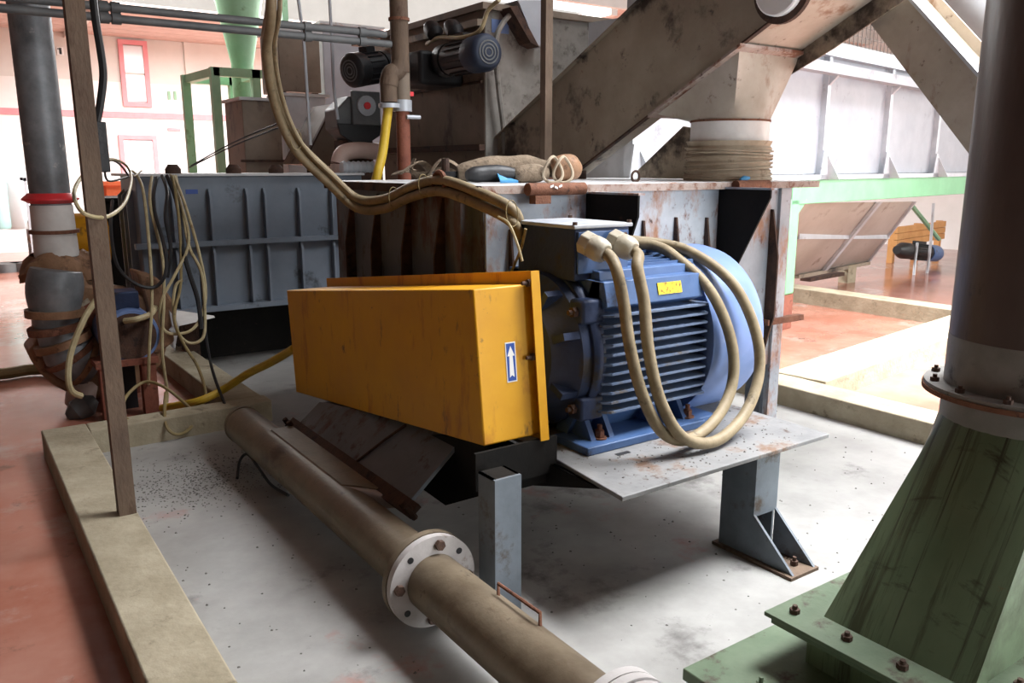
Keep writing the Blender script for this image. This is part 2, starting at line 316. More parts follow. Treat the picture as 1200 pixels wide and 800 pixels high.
# left side skin: rusty tank paint, its colour darkened for the unlit side
G().box(TX0-.006, TX0, TY0+.01, TY1-.01, TZ0, TZ1).build('side_panel', 'tank_dark', tank)
G().box(TX0-.05, TX1+.33, TY0-.035, TY1+.05, TZ1, TZ1+.018).build('top_plate', 'lid_paint', tank, bevel=.004)
G().box(TX0-.05, TX1+.33, TY0-.047, TY0-.035, TZ1-.022, TZ1+.016).build('rim', 'rim_rust', tank)
G().box(TX0-.062, TX0-.05, TY0-.035, TY1+.05, TZ1-.03, TZ1+.016).build('rim', 'rust_dark', tank)
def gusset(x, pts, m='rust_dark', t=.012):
    G().prism([(x, y, z) for y, z in pts], (t, 0, 0)).build('gusset', 'grimy_shade_black', tank)
xa = at(687, 217, 'y', TY0).x
gusset(xa, [(TY0, 1.52), (TY0-.38, 1.52), (TY0-.38, 1.42), (TY0-.33, 1.3), (TY0, 1.3)])
G().box(xa-.002, xa+.04, TY0-.385, TY0, 1.52, 1.53).build('gusset_cap', 'tank_paint', tank)
xb = at(843, 214, 'y', TY0).x
gusset(xb, [(TY0, 1.53), (TY0-.36, 1.53), (TY0-.36, 1.49), (TY0, .8)])
G().box(xb-.002, xb+.05, TY0-.365, TY0, 1.53, 1.54).build('gusset_cap', 'tank_paint', tank)
for px, ztop, pro in ((752, 1.37, .055), (790, 1.38, .06), (826, 1.37, .06), (902, 1.40, .075), (640, 1.36, .05), (596, 1.36, .05)):
    x = at(px, 260, 'y', TY0).x
    G().prism([(x, TY0, ztop), (x, TY0-pro*.25, ztop), (x, TY0-pro, ztop-.28), (x, TY0-pro, .75), (x, TY0-.01, .5), (x, TY0, .5)], (.012, 0, 0)).build('rib', 'rust_dark', tank)
for k, y in enumerate((3.62, 3.98, 4.36, 4.72)):
    G().prism([(TX0-.006, y, 1.5), (TX0-.02, y, 1.5), (TX0-.07, y, 1.2), (TX0-.07, y, .6), (TX0-.006, y, .5)], (0, .012, 0)).build('rib', 'rust_dark', tank)
G().box(TX0-.07, TX0-.006, 3.36, 3.42, .5, 1.53).build('stiffener', 'tank_dark', tank)
# right corner post of the housing + clamp bar
G().box(TX1, TX1+.095, TY0-.02, TY0+.02, .02, TZ1).build('corner_plate', 'tank_paint', tank)
p = at(900, 378, 'y', 3.2); q = at(942, 371, 'y', 3.2)
G().obox(p+V(0, 0, -.02), q-p, V(0, .05, 0), V(0, 0, .035)).build('clamp_bar', 'rust', tank)
# hinge barrels on the front rim
for x0, x1 in ((at(616, 212, 'y', TY0-.06).x, at(682, 212, 'y', TY0-.06).x), (at(860, 209, 'y', TY0-.06).x, at(898, 209, 'y', TY0-.06).x)):
    G().cyl((x0, TY0-.075, TZ1-.002), (x1, TY0-.075, TZ1-.002), .03, n=14).build('hinge_barrel', 'rust', tank)
G().box(at(622, 212, 'y', TY0-.06).x, at(640, 212, 'y', TY0-.06).x, TY0-.1, TY0-.05, TZ1-.07, TZ1-.03).build('hinge_lug', 'rust', tank)
for k, px in enumerate((646, 651, 656)):
    c_ = at(px, 208, 'y', TY0-.1); G().obox((c_.x-.008, TY0-.104, TZ1+.004), (.018, 0, .006*(-1)**k), (0, -.003, 0), (0, 0, .01)).build('paint_dab', 'white_print', tank)
# lifting ring on the left rim
hk = at(515, 214, 'x', TX0-.07)
G().tube([hk+V(0, cos(a)*.055, sin(a)*.05-.0) for a in [2*pi*k/20 for k in range(20)]], .014, 8, closed=True).build('lifting_ring', 'rust', tank)
# outlet chute sloping down to the steel pipe
yA, yB_ = 4.08, 2.80
G().prism([(1.42, yA, .295), (1.565, yA, .415), (1.73, yB_+.02, .565), (1.42, yB_+.02, .295)], (.012, 0, -.012)).build('chute_plate', 'tank_dark', tank)
G().prism([(1.565, yA, .41), (2.12, yA, .41), (2.12, yB_+.02, .55), (1.73, yB_+.02, .56)], (0, 0, -.012)).build('chute_plate', 'tank_dark', tank)
G().prism([(1.44, yA-.01, .29), (1.565, yA-.01, .40), (2.12, yA-.01, .40), (2.12, yA-.01, .35), (1.5, yA-.01, .28)], (0, .01, 0)).build('chute_cheek', 'tank_dark', tank)
G().obox((1.405, yB_-.06, .275), (.05, 0, .04), (0, yA-yB_+.14, 0), (-.012, 0, .016)).build('chute_flange', 'rust_dark', tank)
G().tube([(1.45, yB_+.55, .325), (1.56, yB_+.48, .427), (1.64, yB_+.42, .50)], .006, 6).build('weld_seam', 'rust_dark', tank)
for y in (yA+.08, yA+.02, yB_-.05, yB_-.0):
    G().cyl((1.395, y, .33), (1.43, y, .27), .014, n=6).build('bolt', 'rust_dark', tank)
# stand: side plate, beams, legs, motor platform
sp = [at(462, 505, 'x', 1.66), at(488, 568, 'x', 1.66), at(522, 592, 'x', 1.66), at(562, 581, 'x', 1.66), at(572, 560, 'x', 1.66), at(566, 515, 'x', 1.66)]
G().prism(sp, (.02, 0, 0)).build('side_plate', 'grimy_shade_black', tank)
G().box(1.68, 2.15, 2.5, 2.58, .40, .48).build('stand_beam', 'grimy_shade_black', tank)
G().box(1.545, 1.93, 2.47, 2.485, .45, .60).build('stand_head', 'grimy_shade_black', tank)
L1x, L1y = at(580, 575, 'y', 2.28).x, 2.28
g = G(); g.box(L1x, L1x+.115, L1y, L1y+.012, .006, .565).box(L1x, L1x+.012, L1y+.012, L1y+.11, .006, .565).box(L1x+.103, L1x+.115, L1y+.012, L1y+.11, .006, .565)
g.build('leg', 'blue_grey_steel', tank)
G().box(L1x, L1x+.115, L1y+.012, L1y+.11, .559, .565).build('leg_cap', 'grimy_shade_black', tank)
lx = 2.685
g = G(); g.box(lx, lx+.012, 2.08, 2.26, .02, .482).box(lx+.012, lx+.15, 2.08, 2.092, .2, .482).box(lx+.138, lx+.15, 2.092, 2.26, .02, .482)
g.build('leg', 'blue_grey_steel', tank)
for dx in (0, .138):
    G().prism([(lx+dx, 2.08, .21), (lx+dx, 1.87, .02), (lx+dx, 2.08, .02)], (.012, 0, 0)).build('foot_gusset', 'blue_grey_steel', tank)
G().box(lx-.02, lx+.16, 1.86, 2.28, .006, .02).build('foot_plate', 'rusty_post', tank)
bolt((lx+.09, 1.93, .02), (0, 0, 1), .016, .02, tank)
# rear legs, mostly hidden
for x, y in ((2.14, 4.85), (4.24, 4.85), (4.24, 3.3)):
    G().box(x, x+.12, y, y+.12, .006, .42).build('leg', 'blue_grey_steel', tank)
G().box(1.75, 3.0, 3.12, 3.18, .24, .3).build('tie_beam', 'rust', tank)
pf = tank
pl = [(1.885, 2.03), (3.115, 2.04), (3.13, 3.24), (1.95, 3.24), (1.945, 2.6)]
G().prism([(x, y, .482) for x, y in pl], (0, 0, .018)).build('motor_platform', 'platform', tank, bevel=.003)
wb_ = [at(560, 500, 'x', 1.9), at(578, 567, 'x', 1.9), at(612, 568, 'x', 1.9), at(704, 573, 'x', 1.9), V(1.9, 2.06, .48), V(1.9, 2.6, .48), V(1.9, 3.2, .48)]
G().prism(wb_, (.014, 0, 0)).build('cantilever_web', 'grimy_shade_black', tank)
for px, py in ((783, 572), (948, 521)):
    x = at(px, py, 'z', .46).x
    G().box(x-.03, x+.04, 2.16, 3.2, .43, .481).build('platform_bearer', 'tank_dark', tank)
for (x, y, L) in ((2.16, 2.37, .07), (2.5, 2.33, .05)):
    G().box(x, x+L, y-.012, y+.012, .5, .5015).build('slot', 'cable_black', tank)

# ================================================================== ELECTRIC MOTOR
MY, MZ = 2.82, .875
mo = thing('electric_motor', 'big blue finned electric motor bolted on the steel platform', 'motor', (2.5, MY, .5))
bell = G().rev((1.93, MY, MZ), (2.19, MY, MZ), [(.10, 0), (.12, .12), (.24, .2), (.30, .45), (.335, .55), (.34, 1)], 48).build('end_bell', 'blue_grimy', mo)
for a in (35, 80, 125, 160, 205, 250, 290, 335):
    a = radians(a); d = V(0, cos(a), sin(a))
    G().obox(V(1.99, MY, MZ)+d*.2-V(0, -sin(a), cos(a))*.015, V(.15, 0, 0), d*.13, V(0, -sin(a), cos(a))*.03).build('bell_rib', 'blue_grimy', mo)
G().rev((2.12, MY, MZ), (2.17, MY, MZ), [(.35, 0), (.36, .3), (.36, .7), (.35, 1)], 48).build('bell_rim', 'blue_grimy', mo)
for a in (38, 142, 218, 322):
    a = radians(a); c_ = V(2.06, MY+cos(a)*.36, MZ+sin(a)*.33)
    G().box(2.07, 2.19, c_.y-.045, c_.y+.045, c_.z-.05, c_.z+.05).build('bell_lug', 'blue_grimy', mo, bevel=.012)
    bolt((2.07, c_.y, c_.z), (-1, 0, 0), .022, .022, mo)
G().cyl((1.80, MY, MZ), (1.95, MY, MZ), .05, n=20).build('shaft', 'gear_grey', mo)
G().cyl((2.18, MY, MZ), (2.80, MY, MZ), .285, n=40).build('stator_frame', 'blue_grimy', mo)
nf = 11
for i in range(nf):
    z = MZ-.225+i*.0405
    for s in (-1, 1):
        ya = MY+s*.2; yb = MY+s*.375
        y0, y1 = min(ya, yb), max(ya, yb)
        c1 = .035
        poly = [(2.16+c1, MY+s*.375, z), (2.75, MY+s*.375, z), (2.79, MY+s*.30, z), (2.79, MY+s*.2, z), (2.16, MY+s*.2, z), (2.16, MY+s*.35, z)]
        G().prism(poly, (0, 0, .009)).build('cooling_fin', 'fin_blue', mo)
# shoulder: stepped covers above the fins with vertical fins on top
z0 = MZ-.225+nf*.0405
for s in (-1, 1):
    G().prism([(2.17, MY+s*.36, z0), (2.17, MY+s*.335, z0+.10), (2.17, MY+s*.26, z0+.10), (2.17, MY+s*.2, z0-.06)], (.56, 0, 0)).build('shoulder_cover', 'blue_paint', mo, bevel=.004)
    G().prism([(2.20, MY+s*.28, z0+.06), (2.20, MY+s*.27, z0+.135), (2.20, MY+s*.2, z0+.14), (2.20, MY+s*.1, z0)], (.52, 0, 0)).build('shoulder_cover', 'blue_paint', mo, bevel=.004)
    for k in range(5):
        y = MY+s*(.05+.045*k)
        G().box(2.42, 2.79, y-.004, y+.004, MZ+.2, z0+.165-.004*k).build('cooling_fin', 'blue_paint', mo)
G().box(2.17, 2.2, MY-.31, MY+.31, z0-.05, z0+.1).build('shoulder_end', 'blue_paint', mo)
npz = z0+.05
G().prism([(2.46, MY-.3535, z0+.028), (2.60, MY-.3535, z0+.028), (2.60, MY-.3415, z0+.076), (2.46, MY-.3415, z0+.076)], (0, -.004, 0)).build('name_plate', 'plate_yellow', mo)
# fan cover
cov = G().rev((2.77, MY, MZ), (3.17, MY, MZ), [(.40, 0), (.405, .05), (.405, .74), (.39, .88), (.34, .97), (.24, 1)], 56, caps=False)
cov.rev((2.775, MY, MZ), (2.776, MY, MZ), [(.40, 0), (.28, 1)], 56, caps=False); cov.rev((3.169, MY, MZ), (3.17, MY, MZ), [(.24, 0), (.02, 1)], 56, caps=False)
cov.build('fan_cover', 'blue_cover', mo)
for k in range(4):
    G().ring((3.17, MY, MZ), (3.178, MY, MZ), .05+.05*k, .065+.05*k, 32).build('grille_ring', 'blue_paint', mo)
# feet
for s in (-1, 1):
    yo = MY+s*.40; yi = MY+s*.17
    G().box(2.05, 2.74, min(yo, yi), max(yo, yi), .5, .535).build('foot', 'blue_paint', mo, bevel=.005)
    for x in (2.12, 2.22, 2.5, 2.66):
        G().prism([(x, yo-s*.06, .535), (x, MY+s*.2, .76), (x, MY+s*.1, .76), (x, MY+s*.1, .535)], (.025, 0, 0)).build('foot_web', 'blue_paint', mo)
    G().prism([(2.1, MY+s*.20, .535), (2.1, MY+s*.27, .66), (2.1, MY+s*.2, .7), (2.1, MY+s*.12, .535)], (.6, 0, 0)).build('foot_skirt', 'blue_paint', mo)
    for x in (2.175, 2.70):
        G().cyl((x, yo-s*.075, .535), (x, yo-s*.075, .541), .032, n=16).build('washer', 'rust', mo)
        bolt((x, yo-s*.075, .541), (0, 0, 1), .021, .03, mo, 'rust')
G().box(2.72, 2.86, MY-.36, MY-.2, .5, .53).build('foot', 'blue_paint', mo, bevel=.004)
# terminal box
BX0, BX1, BY0, BY1, BZ0, BZ1 = 2.11, 2.405, 2.60, 3.0, 1.19, 1.405
G().box(BX0+.03, BX1+.05, BY0+.05, BY1-.05, MZ+.25, BZ0).build('terminal_neck', 'blue_grimy', mo)
tb = G().box(BX0, BX1, BY0, BY1, BZ0, BZ1).build('terminal_box', 'blue_grimy', mo, bevel=.006)
G().box(BX0-.012, BX1+.012, BY0-.012, BY1+.012, BZ1, BZ1+.016).build('lid', 'dusty_lid', tb, bevel=.004)
G().box(BX0+.012, BX1-.01, BY0-.01, BY0, BZ0+.03, BZ1-.012).build('gland_plate', 'blue_paint', tb, bevel=.003)
for x in (BX0, BX1):
    for y in (BY0, BY1): G().cyl((x, y, BZ1+.016), (x, y, BZ1+.028), .01, n=8).build('screw', 'bolt', tb)
for x in (BX0+.03, BX1-.03): G().cyl((x, BY0-.01, BZ1-.03), (x, BY0-.016, BZ1-.03), .008, n=8).build('screw', 'bolt', tb)
gl = []
for gx in (2.155, 2.305):
    d = V(.16, -.93, -.32).normalized(); a = V(gx, BY0-.008, 1.352)
    o = G().cyl(a, a+d*.05, .052, n=8).build('cable_gland', 'gland', mo, bevel=.004)
    G().rev(a+d*.045, a+d*.12, [(.044, 0), (.05, .12), (.05, .6), (.045, .85), (.033, 1), (.028, 1)], 20).build('gland_nut', 'gland', o)
    gl.append((a+d*.10, d))

# ================================================================== CABLES of the motor
bundle = [(318, 0, 1.35), (312, 60, 1.4), (322, 120, 1.5), (345, 172, 1.62), (385, 213, 1.8), (418, 242, 1.93), (450, 243, 2.0), (482, 229, 2.02), (515, 222, 2.03), (555, 235, 2.04), (600, 258, 2.06)]
def cable_pts(off_n, off_v, loop, gi):
    pts = [V(at(bundle[0][0], -160, 'x', 1.32).x, at(bundle[0][0], -160, 'x', 1.32).y, 0)]
    pts = [at(306, -150, 'x', 1.34)+V(0, 0, off_v)+V(off_n, off_n*.4, 0)]
    for px, py, x in bundle: pts.append(at(px, py, 'x', x)+V(off_n, off_n*.3, off_v))
    pts += [V(2.2, 3.06+off_n, 1.30+off_v), V(2.38, 3.03+off_n, 1.285+off_v)]
    for px, py, y in loop: pts.append(at(px, py, 'y', y))
    a, d = gl[gi]; pts += [a+d*.035+V(.004, -.004, -.008), a-d*.03]
    return crom(pts, 7)
loopA = [(757, 286, 2.78), (800, 308, 2.58), (835, 345, 2.43), (857, 400, 2.36), (858, 450, 2.33), (838, 492, 2.28), (805, 515, 2.24), (775, 505, 2.24), (752, 460, 2.27), (738, 405, 2.32), (731, 355, 2.37), (723, 318, 2.40)]
loopB = [(765, 284, 2.8), (815, 298, 2.62), (860, 334, 2.43), (886, 390, 2.33), (889, 440, 2.29), (872, 486, 2.24), (838, 517, 2.19), (800, 512, 2.2), (774, 470, 2.24), (760, 410, 2.30), (755, 355, 2.36), (747, 314, 2.41)]
for i, (on_, ov, lp, gi) in enumerate(((0, -.008, loopA, 0), (.004, .046, loopB, 1))):
    pts = cable_pts(on_, ov, lp, gi)
    root = thing('power_cable', ['thick tan power cable, its loop hanging nearer the yellow guard', 'thick tan power cable, its loop hanging nearer the blue fan cover'][i], 'cable', pts[-1], 'motor power cables')
    G().tube(pts, .0245, 12).build('sheath', 'cable_tan', root)
    if i == 1:
        for px, py, x in ((347, 167, 1.62), (462, 236, 1.985), (497, 222, 2.0), (600, 255, 2.03)):
            c_ = at(px, py, 'x', x)
            G().tube([c_+V(cos(a)*.031, sin(a)*.008, .018+sin(a)*.056) for a in [2*pi*k/16 for k in range(16)]], .0025, 5, closed=True).build('cable_tie', 'hose_tan', root)
s_ = crom([at(584, 254, 'x', 1.98), at(596, 262, 'x', 1.98), at(606, 285, 'x', 1.98), at(612, 306, 'x', 1.98)])
tag(G().tube(s_, .006, 6).build('tie_strip', 'cable_cream', loc=s_[0]), 'loose pale tie end hanging from the cables by the terminal box', 'cable tie')
s_ = crom([at(616, 268, 'x', 2.05), at(611, 290, 'x', 2.05), at(603, 310, 'x', 2.05), at(594, 330, 'x', 2.05)])
tag(G().tube(s_, .007, 6).build('wire', 'hose_tan', loc=s_[0]), 'short brown wire dangling beside the blue terminal box', 'wire')
# thin third lead running with the bundle
pts = [at(319, -150, 'x', 1.42)]+[at(px+5, py-3, 'x', x+.012)+V(.02, 0, .0) for px, py, x in bundle]
tag(G().tube(crom(pts, 7), .012, 8).build('control_cable', 'cable_tan', loc=pts[-1]), 'thinner tan control cable hanging alongside the thick power cables', 'cable')

# ================================================================== YELLOW BELT GUARD
gx0, gx1 = 1.60, 1.868
q4 = [(2.565, 1.206), (4.60, .955), (4.535, .36), (2.498, .612)]   # (Y,Z) TR, TL, BL, BR
gd = thing('belt_guard', 'yellow sheet metal belt guard tilted beside the blue motor', 'guard', (gx0+.1, 3.5, .7))
G().prism([(gx0, y, z) for y, z in q4], (gx1-gx0, 0, 0)).build('cover', 'yellow_paint', gd, bevel=.006)
def lerp2(a, b, t): return (a[0]+(b[0]-a[0])*t, a[1]+(b[1]-a[1])*t)
du = Vector((q4[1][0]-q4[0][0], q4[1][1]-q4[0][1])).normalized(); dv = Vector((q4[0][0]-q4[3][0], q4[0][1]-q4[3][1])).normalized()
def off(p, a, b): return (p[0]+du.x*a+dv.x*b, p[1]+du.y*a+dv.y*b)
fl = [off(q4[0], -.04, .05), off(q4[1], .05, .05), off(q4[2], .05, -.02), off(q4[3], -.04, -.02)]
G().prism([(gx1, y, z) for y, z in fl], (.012, 0, 0)).build('back_flange', 'yellow_paint', gd)
rim = [fl[0], fl[3], off(fl[3], .006, 0), off(fl[0], .006, 0)]
G().prism([(gx1-.028, y, z) for y, z in rim], (.028, 0, 0)).build('flange_lip', 'yellow_paint', gd)
for t, e in ((.04, 0), (.5, 0)):
    p = lerp2(off(q4[0], -.018, .03), off(q4[3], -.018, 0), t); bolt((gx1-.004, p[0], p[1]), (-1, 0, 0), .016, .03, gd)
# direction label
fy = lambda t, v: off(q4[3], 0, 0)
def lab(u, v, x0, x1): # on the near end face: u across X, v along height
    y = q4[3][0]+(q4[0][0]-q4[3][0])*v; z = q4[3][1]+(q4[0][1]-q4[3][1])*v; return y, z
n_ = Vector((0, -dv.y, dv.x)).normalized()
if n_.y > 0: n_ = -n_
def face(x, v, d=.001): y, z = lab(0, v, 0, 0); return V(x, y, z)+n_*d
lx0, lx1 = gx0+.125, gx0+.172
lb = G().prism([face(lx0, .38), face(lx1, .38), face(lx1, .64), face(lx0, .64)], n_*.0008).build('direction_label', 'white_print', gd)
G().prism([face(lx0+.004, .388, .0018), face(lx1-.004, .388, .0018), face(lx1-.004, .632, .0018), face(lx0+.004, .632, .0018)], n_*.0006).build('blue_field', 'blue_white_print', lb)
xm = (lx0+lx1)/2
G().prism([face(xm-.011, .41, .0024), face(xm, .425, .0024), face(xm+.011, .41, .0024), face(xm+.008, .55, .0024), face(xm+.017, .55, .0024), face(xm, .615, .0024), face(xm-.017, .55, .0024), face(xm-.008, .55, .0024)], n_*.0004).build('arrow', 'white_print', lb)

# ================================================================== STEEL OUTLET PIPE
PX, PZ, PR = 1.30, .2, .105
pipe = thing('outlet_pipe', 'brown stained steel pipe with round flanges lying under the yellow guard', 'pipe', (PX, 3.0, .02))
G().cyl((PX, 2.43, PZ), (PX, 4.58, PZ), PR, n=40).build('pipe_run', 'pipe_steel', pipe)
G().cyl((PX, 1.42, PZ), (PX, 2.37, PZ), PR, n=40).build('pipe_run', 'pipe_steel', pipe)
G().ring((PX, 4.58, PZ), (PX, 4.6, PZ), .05, PR+.004, 40).build('end_rim', 'pipe_steel', pipe)
def flange(y0, y1, m, bolts, R=.172):
    f = G().ring((PX, y0, PZ), (PX, y1, PZ), PR-.01, R, 48).build('flange', m, pipe)
    for i, a in enumerate(bolts):
        a = radians(a); c_ = V(PX+cos(a)*.14, y0, PZ+sin(a)*.14)
        if i % 2: G().cyl(c_+V(0, .002, 0), c_-V(0, .002, 0), .012, n=14).build('bolt_hole', 'cable_black', f)
        else:
            G().cyl(c_, c_-V(0, .018, 0), .019, n=6).build('bolt', 'bolt', f)
flange(2.37, 2.398, 'flange_grey', (80, 40, 355, 310, 265, 220, 175, 130)); flange(2.402, 2.43, 'pipe_steel', (), .174)
flange(1.39, 1.418, 'flange_grey', (), .172); flange(1.358, 1.386, 'flange_grey', (80, 40, 355, 310, 265, 220, 175, 130), .172)
for i, y in enumerate((2.0, 1.84)):
    pass
u = [V(PX+.045, 2.02, PZ+PR-.012), V(PX+.045, 2.02, PZ+PR+.03), V(PX+.05, 1.80, PZ+PR+.03), V(PX+.05, 1.80, PZ+PR-.012)]
G().tube(u, .006, 8).build('wire_handle', 'rust', pipe)
# sheet-metal collar joining the chute
cq = [(PX+.02, yA-.02, PZ+PR-.006), (1.415, yA+.02, .297), (1.415, yB_+.24, .297), (PX+.02, yB_+.38, PZ+PR-.006)]
cq = [(PX-.01, yA-.0, PZ+PR-.001), (1.412, yA+.03, .30), (1.412, yB_+.24, .30), (PX-.01, yB_+.36, PZ+PR-.001)]
G().prism(cq, (.006, 0, .006)).build('collar', 'pipe_steel', pipe)
vs = []; fs = []; n = 8
for k in range(n+1):
    t = k/n; c0 = V(PX+.0+.10*t, yB_+.35-.06*sin(t*pi/2)*1.0-.1*t, PZ+PR*sqrt(max(0, 1-(t*.95)**2)));
    c1 = V(1.412+.07*t, yB_+.24-.26*t, .297-.0*t); vs += [c0, c1]
for k in range(n): fs.append((2*k, 2*k+1, 2*k+3, 2*k+2))
G().add(vs, fs).build('collar_end', 'flange_grey', pipe)
gp = thing('blind_cover', 'green round cover at the near end of the steel pipe', 'cover', (PX, 1.33, .05))
G().rev((PX+.0, 1.352, PZ-.0), (PX+.0, 1.31, PZ), [(.165, 0), (.165, .5), (.13, .6), (.12, 1)], 40).build('disc', 'green_plate', gp)
G().ring((PX, 1.352, PZ), (PX, 1.335, PZ), .14, .168, 40).build('rim', 'flange_grey', gp)

# ================================================================== GREEN TRANSITION DUCT AND DARK PIPE (right foreground)
du_ = thing('exhaust_duct', 'dark round duct rising from a green flared base at the right edge', 'duct', (2.6, 1.1, 0))
DX, DY, DR, BZ = 2.66, 1.08, .235, .30
x0, x1, y0, y1 = 2.09, 3.05, .885, 1.335
sq = []; NN = 64
ztop = .90
prof = G(); ringsv = []
def sqpt(a):   # point on rectangle boundary at angle a
    c, s = cos(a), sin(a); hx, hy = (x1-x0)/2, (y1-y0)/2; cxm, cym = (x0+x1)/2, (y0+y1)/2
    # angles snapped so that the corners exist
    k = min(hx/abs(c) if abs(c) > 1e-6 else 1e9, hy/abs(s) if abs(s) > 1e-6 else 1e9); return Vector((cxm+c*k, cym+s*k))
angs = sorted([2*pi*k/NN for k in range(NN)]+[atan2(sy*(y1-y0), sx*(x1-x0)) % (2*pi) for sx in (-1, 1) for sy in (-1, 1)])
n = len(angs); vs = []; fs = []
LV = 10
for j in range(LV+1):
    t = j/LV
    for a in angs:
        b_ = sqpt(a); 
        # matching circle angle: aim by quadrant-corner mapping
        ca = atan2((b_.y-(y0+y1)/2)/((y1-y0)/2), (b_.x-(x0+x1)/2)/((x1-x0)/2))
        c_ = Vector((DX+cos(ca)*DR, DY+sin(ca)*DR)); p = b_.lerp(c_, t); vs.append((p.x, p.y, BZ+(ztop-BZ)*t))
for j in range(LV):
    for k in range(n): fs.append((j*n+k, j*n+(k+1) % n, (j+1)*n+(k+1) % n, (j+1)*n+k))
G().add(vs, fs).build('flared_base', 'green_duct', du_)
G().rev((DX, DY, ztop-.005), (DX, DY, .975), [(DR+.002, 0), (DR+.002, 1)], 64).build('lower_collar', 'bare_collar', du_)
fr = G().ring((DX, DY, .975), (DX, DY, .99), DR-.01, DR+.06, 64).build('duct_flange', 'rust', du_)
G().ring((DX, DY, .99), (DX, DY, 1.002), DR-.01, DR+.056, 64).build('duct_flange', 'bare_collar', du_)
for k in range(12):
    a = radians(30*k+12); bolt((DX+cos(a)*(DR+.032), DY+sin(a)*(DR+.032), 1.002), (0, 0, 1), .013, .012, du_)
G().cyl((DX, DY, 1.0), (DX, DY, 1.15), DR, n=64).build('bare_band', 'bare_collar', du_)
G().cyl((DX, DY, 1.15), (DX, DY, 5.5), DR-.001, n=64).build('riser_pipe', 'dark_duct', du_)
px0, px1, py0, py1 = 1.965, 3.17, .76, 1.46
G().box(px0, px1, py0, py1, BZ-.014, BZ).build('base_flange', 'green_plate', du_, bevel=.002)
G().box(px0+.01, px1-.01, py0+.02, py1-.02, BZ-.034, BZ-.018).build('counter_flange', 'green_plate', du_, bevel=.002)
G().box(x0-.03, x1+.03, y0-.03, y1+.03, .14, BZ-.034).build('neck', 'green_duct', du_)
G().box(1.72, 3.4, .3, 1.56, .1, .14).build('bed_plate', 'green_plate', du_, bevel=.004)
G().box(1.78, 3.34, .36, 1.5, .006, .1).build('bed_frame', 'green_plate', du_)
for (x, y) in ((x0-.055, 1.40), (x0-.055, 1.22), (x0-.055, 1.05), (x0-.055, .88), (x0+.12, y0-.06), (x0+.35, y0-.06), (x0+.58, y0-.06)):
    bolt((x, y, BZ), (0, 0, 1), .016, .014, du_)
for (x, y) in ((1.84, 1.36), (1.84, 1.05), (1.84, .75)): bolt((x, y, .14), (0, 0, 1), .014, .02, du_, 'green_plate')

# ================================================================== INCLINED CONVEYOR TROUGH + HOPPER
CX0, CX1 = 3.85, 4.39
def zl(y): return 1.685+(4.6-y)*.4895    # lower edge
def zu(y): return 1.797+(5.94-y)*.4835   # upper edge
tr = thing('conveyor_trough', 'long stained steel conveyor trough climbing above the rusty housing', 'conveyor', (4.1, 4.8, 1.6))
ys, ye = 6.1, 1.95
def wall_poly(x): return [(x, ys, zl(ys)+.0), (x, ye, zl(ye)), (x, ye, zu(ye)), (x, ys, zu(ys))]
G().prism(wall_poly(CX0), (.012, 0, 0)).build('side_wall', 'trough_steel', tr)
yh = 4.02; CXn = CX0+.13
G().prism([(CXn-.012, ys, zl(ys)), (CXn-.012, yh, zl(yh)), (CXn-.012, yh, zu(yh)), (CXn-.012, ys, zu(ys))], (.012, 0, 0)).build('side_wall', 'trough_steel', tr)
G().prism([(CX0+.012, ys, zl(ys)), (CXn-.012, ys, zl(ys)), (CXn-.012, yh, zl(yh)), (CX0+.012, yh, zl(yh))], (0, 0, .012)).build('bottom_plate', 'trough_steel', tr)
G().prism([(CX1-.012, yh, zl(yh)-.05), (CX1-.012, 3.05, zl(3.05)-.12), (CX1-.012, ye, zl(ye)-.12), (CX1-.012, ye, zu(ye)), (CX1-.012, yh, zu(yh))], (.012, 0, 0)).build('side_wall', 'trough_steel', tr)
G().prism([(CX0+.012, yh, zl(yh)), (CX1-.012, yh, zl(yh)), (CX1-.012, ye, zl(ye)), (CX0+.012, ye, zl(ye))], (0, 0, .012)).build('bottom_plate', 'hopper_steel', tr)
G().prism([(CXn, yh, zl(yh)), (CX1-.012, yh, zl(yh)), (CX1-.012, yh, zu(yh)), (CXn, yh, zu(yh))], (0, -.012, 0)).build('head_plate', 'trough_steel', tr)
for x, a_ in ((CX0-.035, ys), (CX1, yh)):
    G().prism([(x, a_, zu(a_)), (x, ye, zu(ye)), (x, ye, zu(ye)+.012), (x, a_, zu(a_)+.012)], (.047, 0, 0)).build('top_flange', 'trough_steel', tr)
G().prism([(CX0-.02, ys, zl(ys)-.012), (CX0-.02, ye, zl(ye)-.012), (CX0-.02, ye, zl(ye)), (CX0-.02, ys, zl(ys))], (.032, 0, 0)).build('bottom_flange', 'rust_dark', tr)
G().prism([(CX0+.012, ys, zl(ys)), (CXn-.012, ys, zl(ys)), (CXn-.012, ys, zu(ys)), (CX0+.012, ys, zu(ys))], (0, -.012, 0)).build('end_plate', 'trough_steel', tr)
G().box(CX0+.02, CX0+.08, 4.72, 4.78, TZ1+.018, zl(4.75)+.02).build('support', 'rust_dark', tr)
s0, s1 = at(750, 199, 'x', CX1), at(803, 148, 'x', CX1)
G().prism([s0, s1, V(CX1, s1.y-.3, s1.z-.05), V(CX1, s1.y-.3, TZ1+.02), V(CX1, s0.y, TZ1+.02)], (-.02, 0, 0)).build('return_strip', 'trough_steel', tr)
dc = at(912, -16, 'x', CX0-.06)
dr = thing('drum_housing', 'white round drum end on the upper side of the conveyor trough', 'drum', (CX0-.06, dc.y, dc.z))
G().rev((CX0-.07, dc.y, dc.z), (CX0-.001, dc.y, dc.z), [(.14, 0), (.148, .1), (.148, 1)], 36).build('drum', 'wall_white', dr)
G().ring((CX0-.03, dc.y, dc.z), (CX0-.002, dc.y, dc.z), .14, .185, 36).build('drum_rim', 'rust_dark', dr)
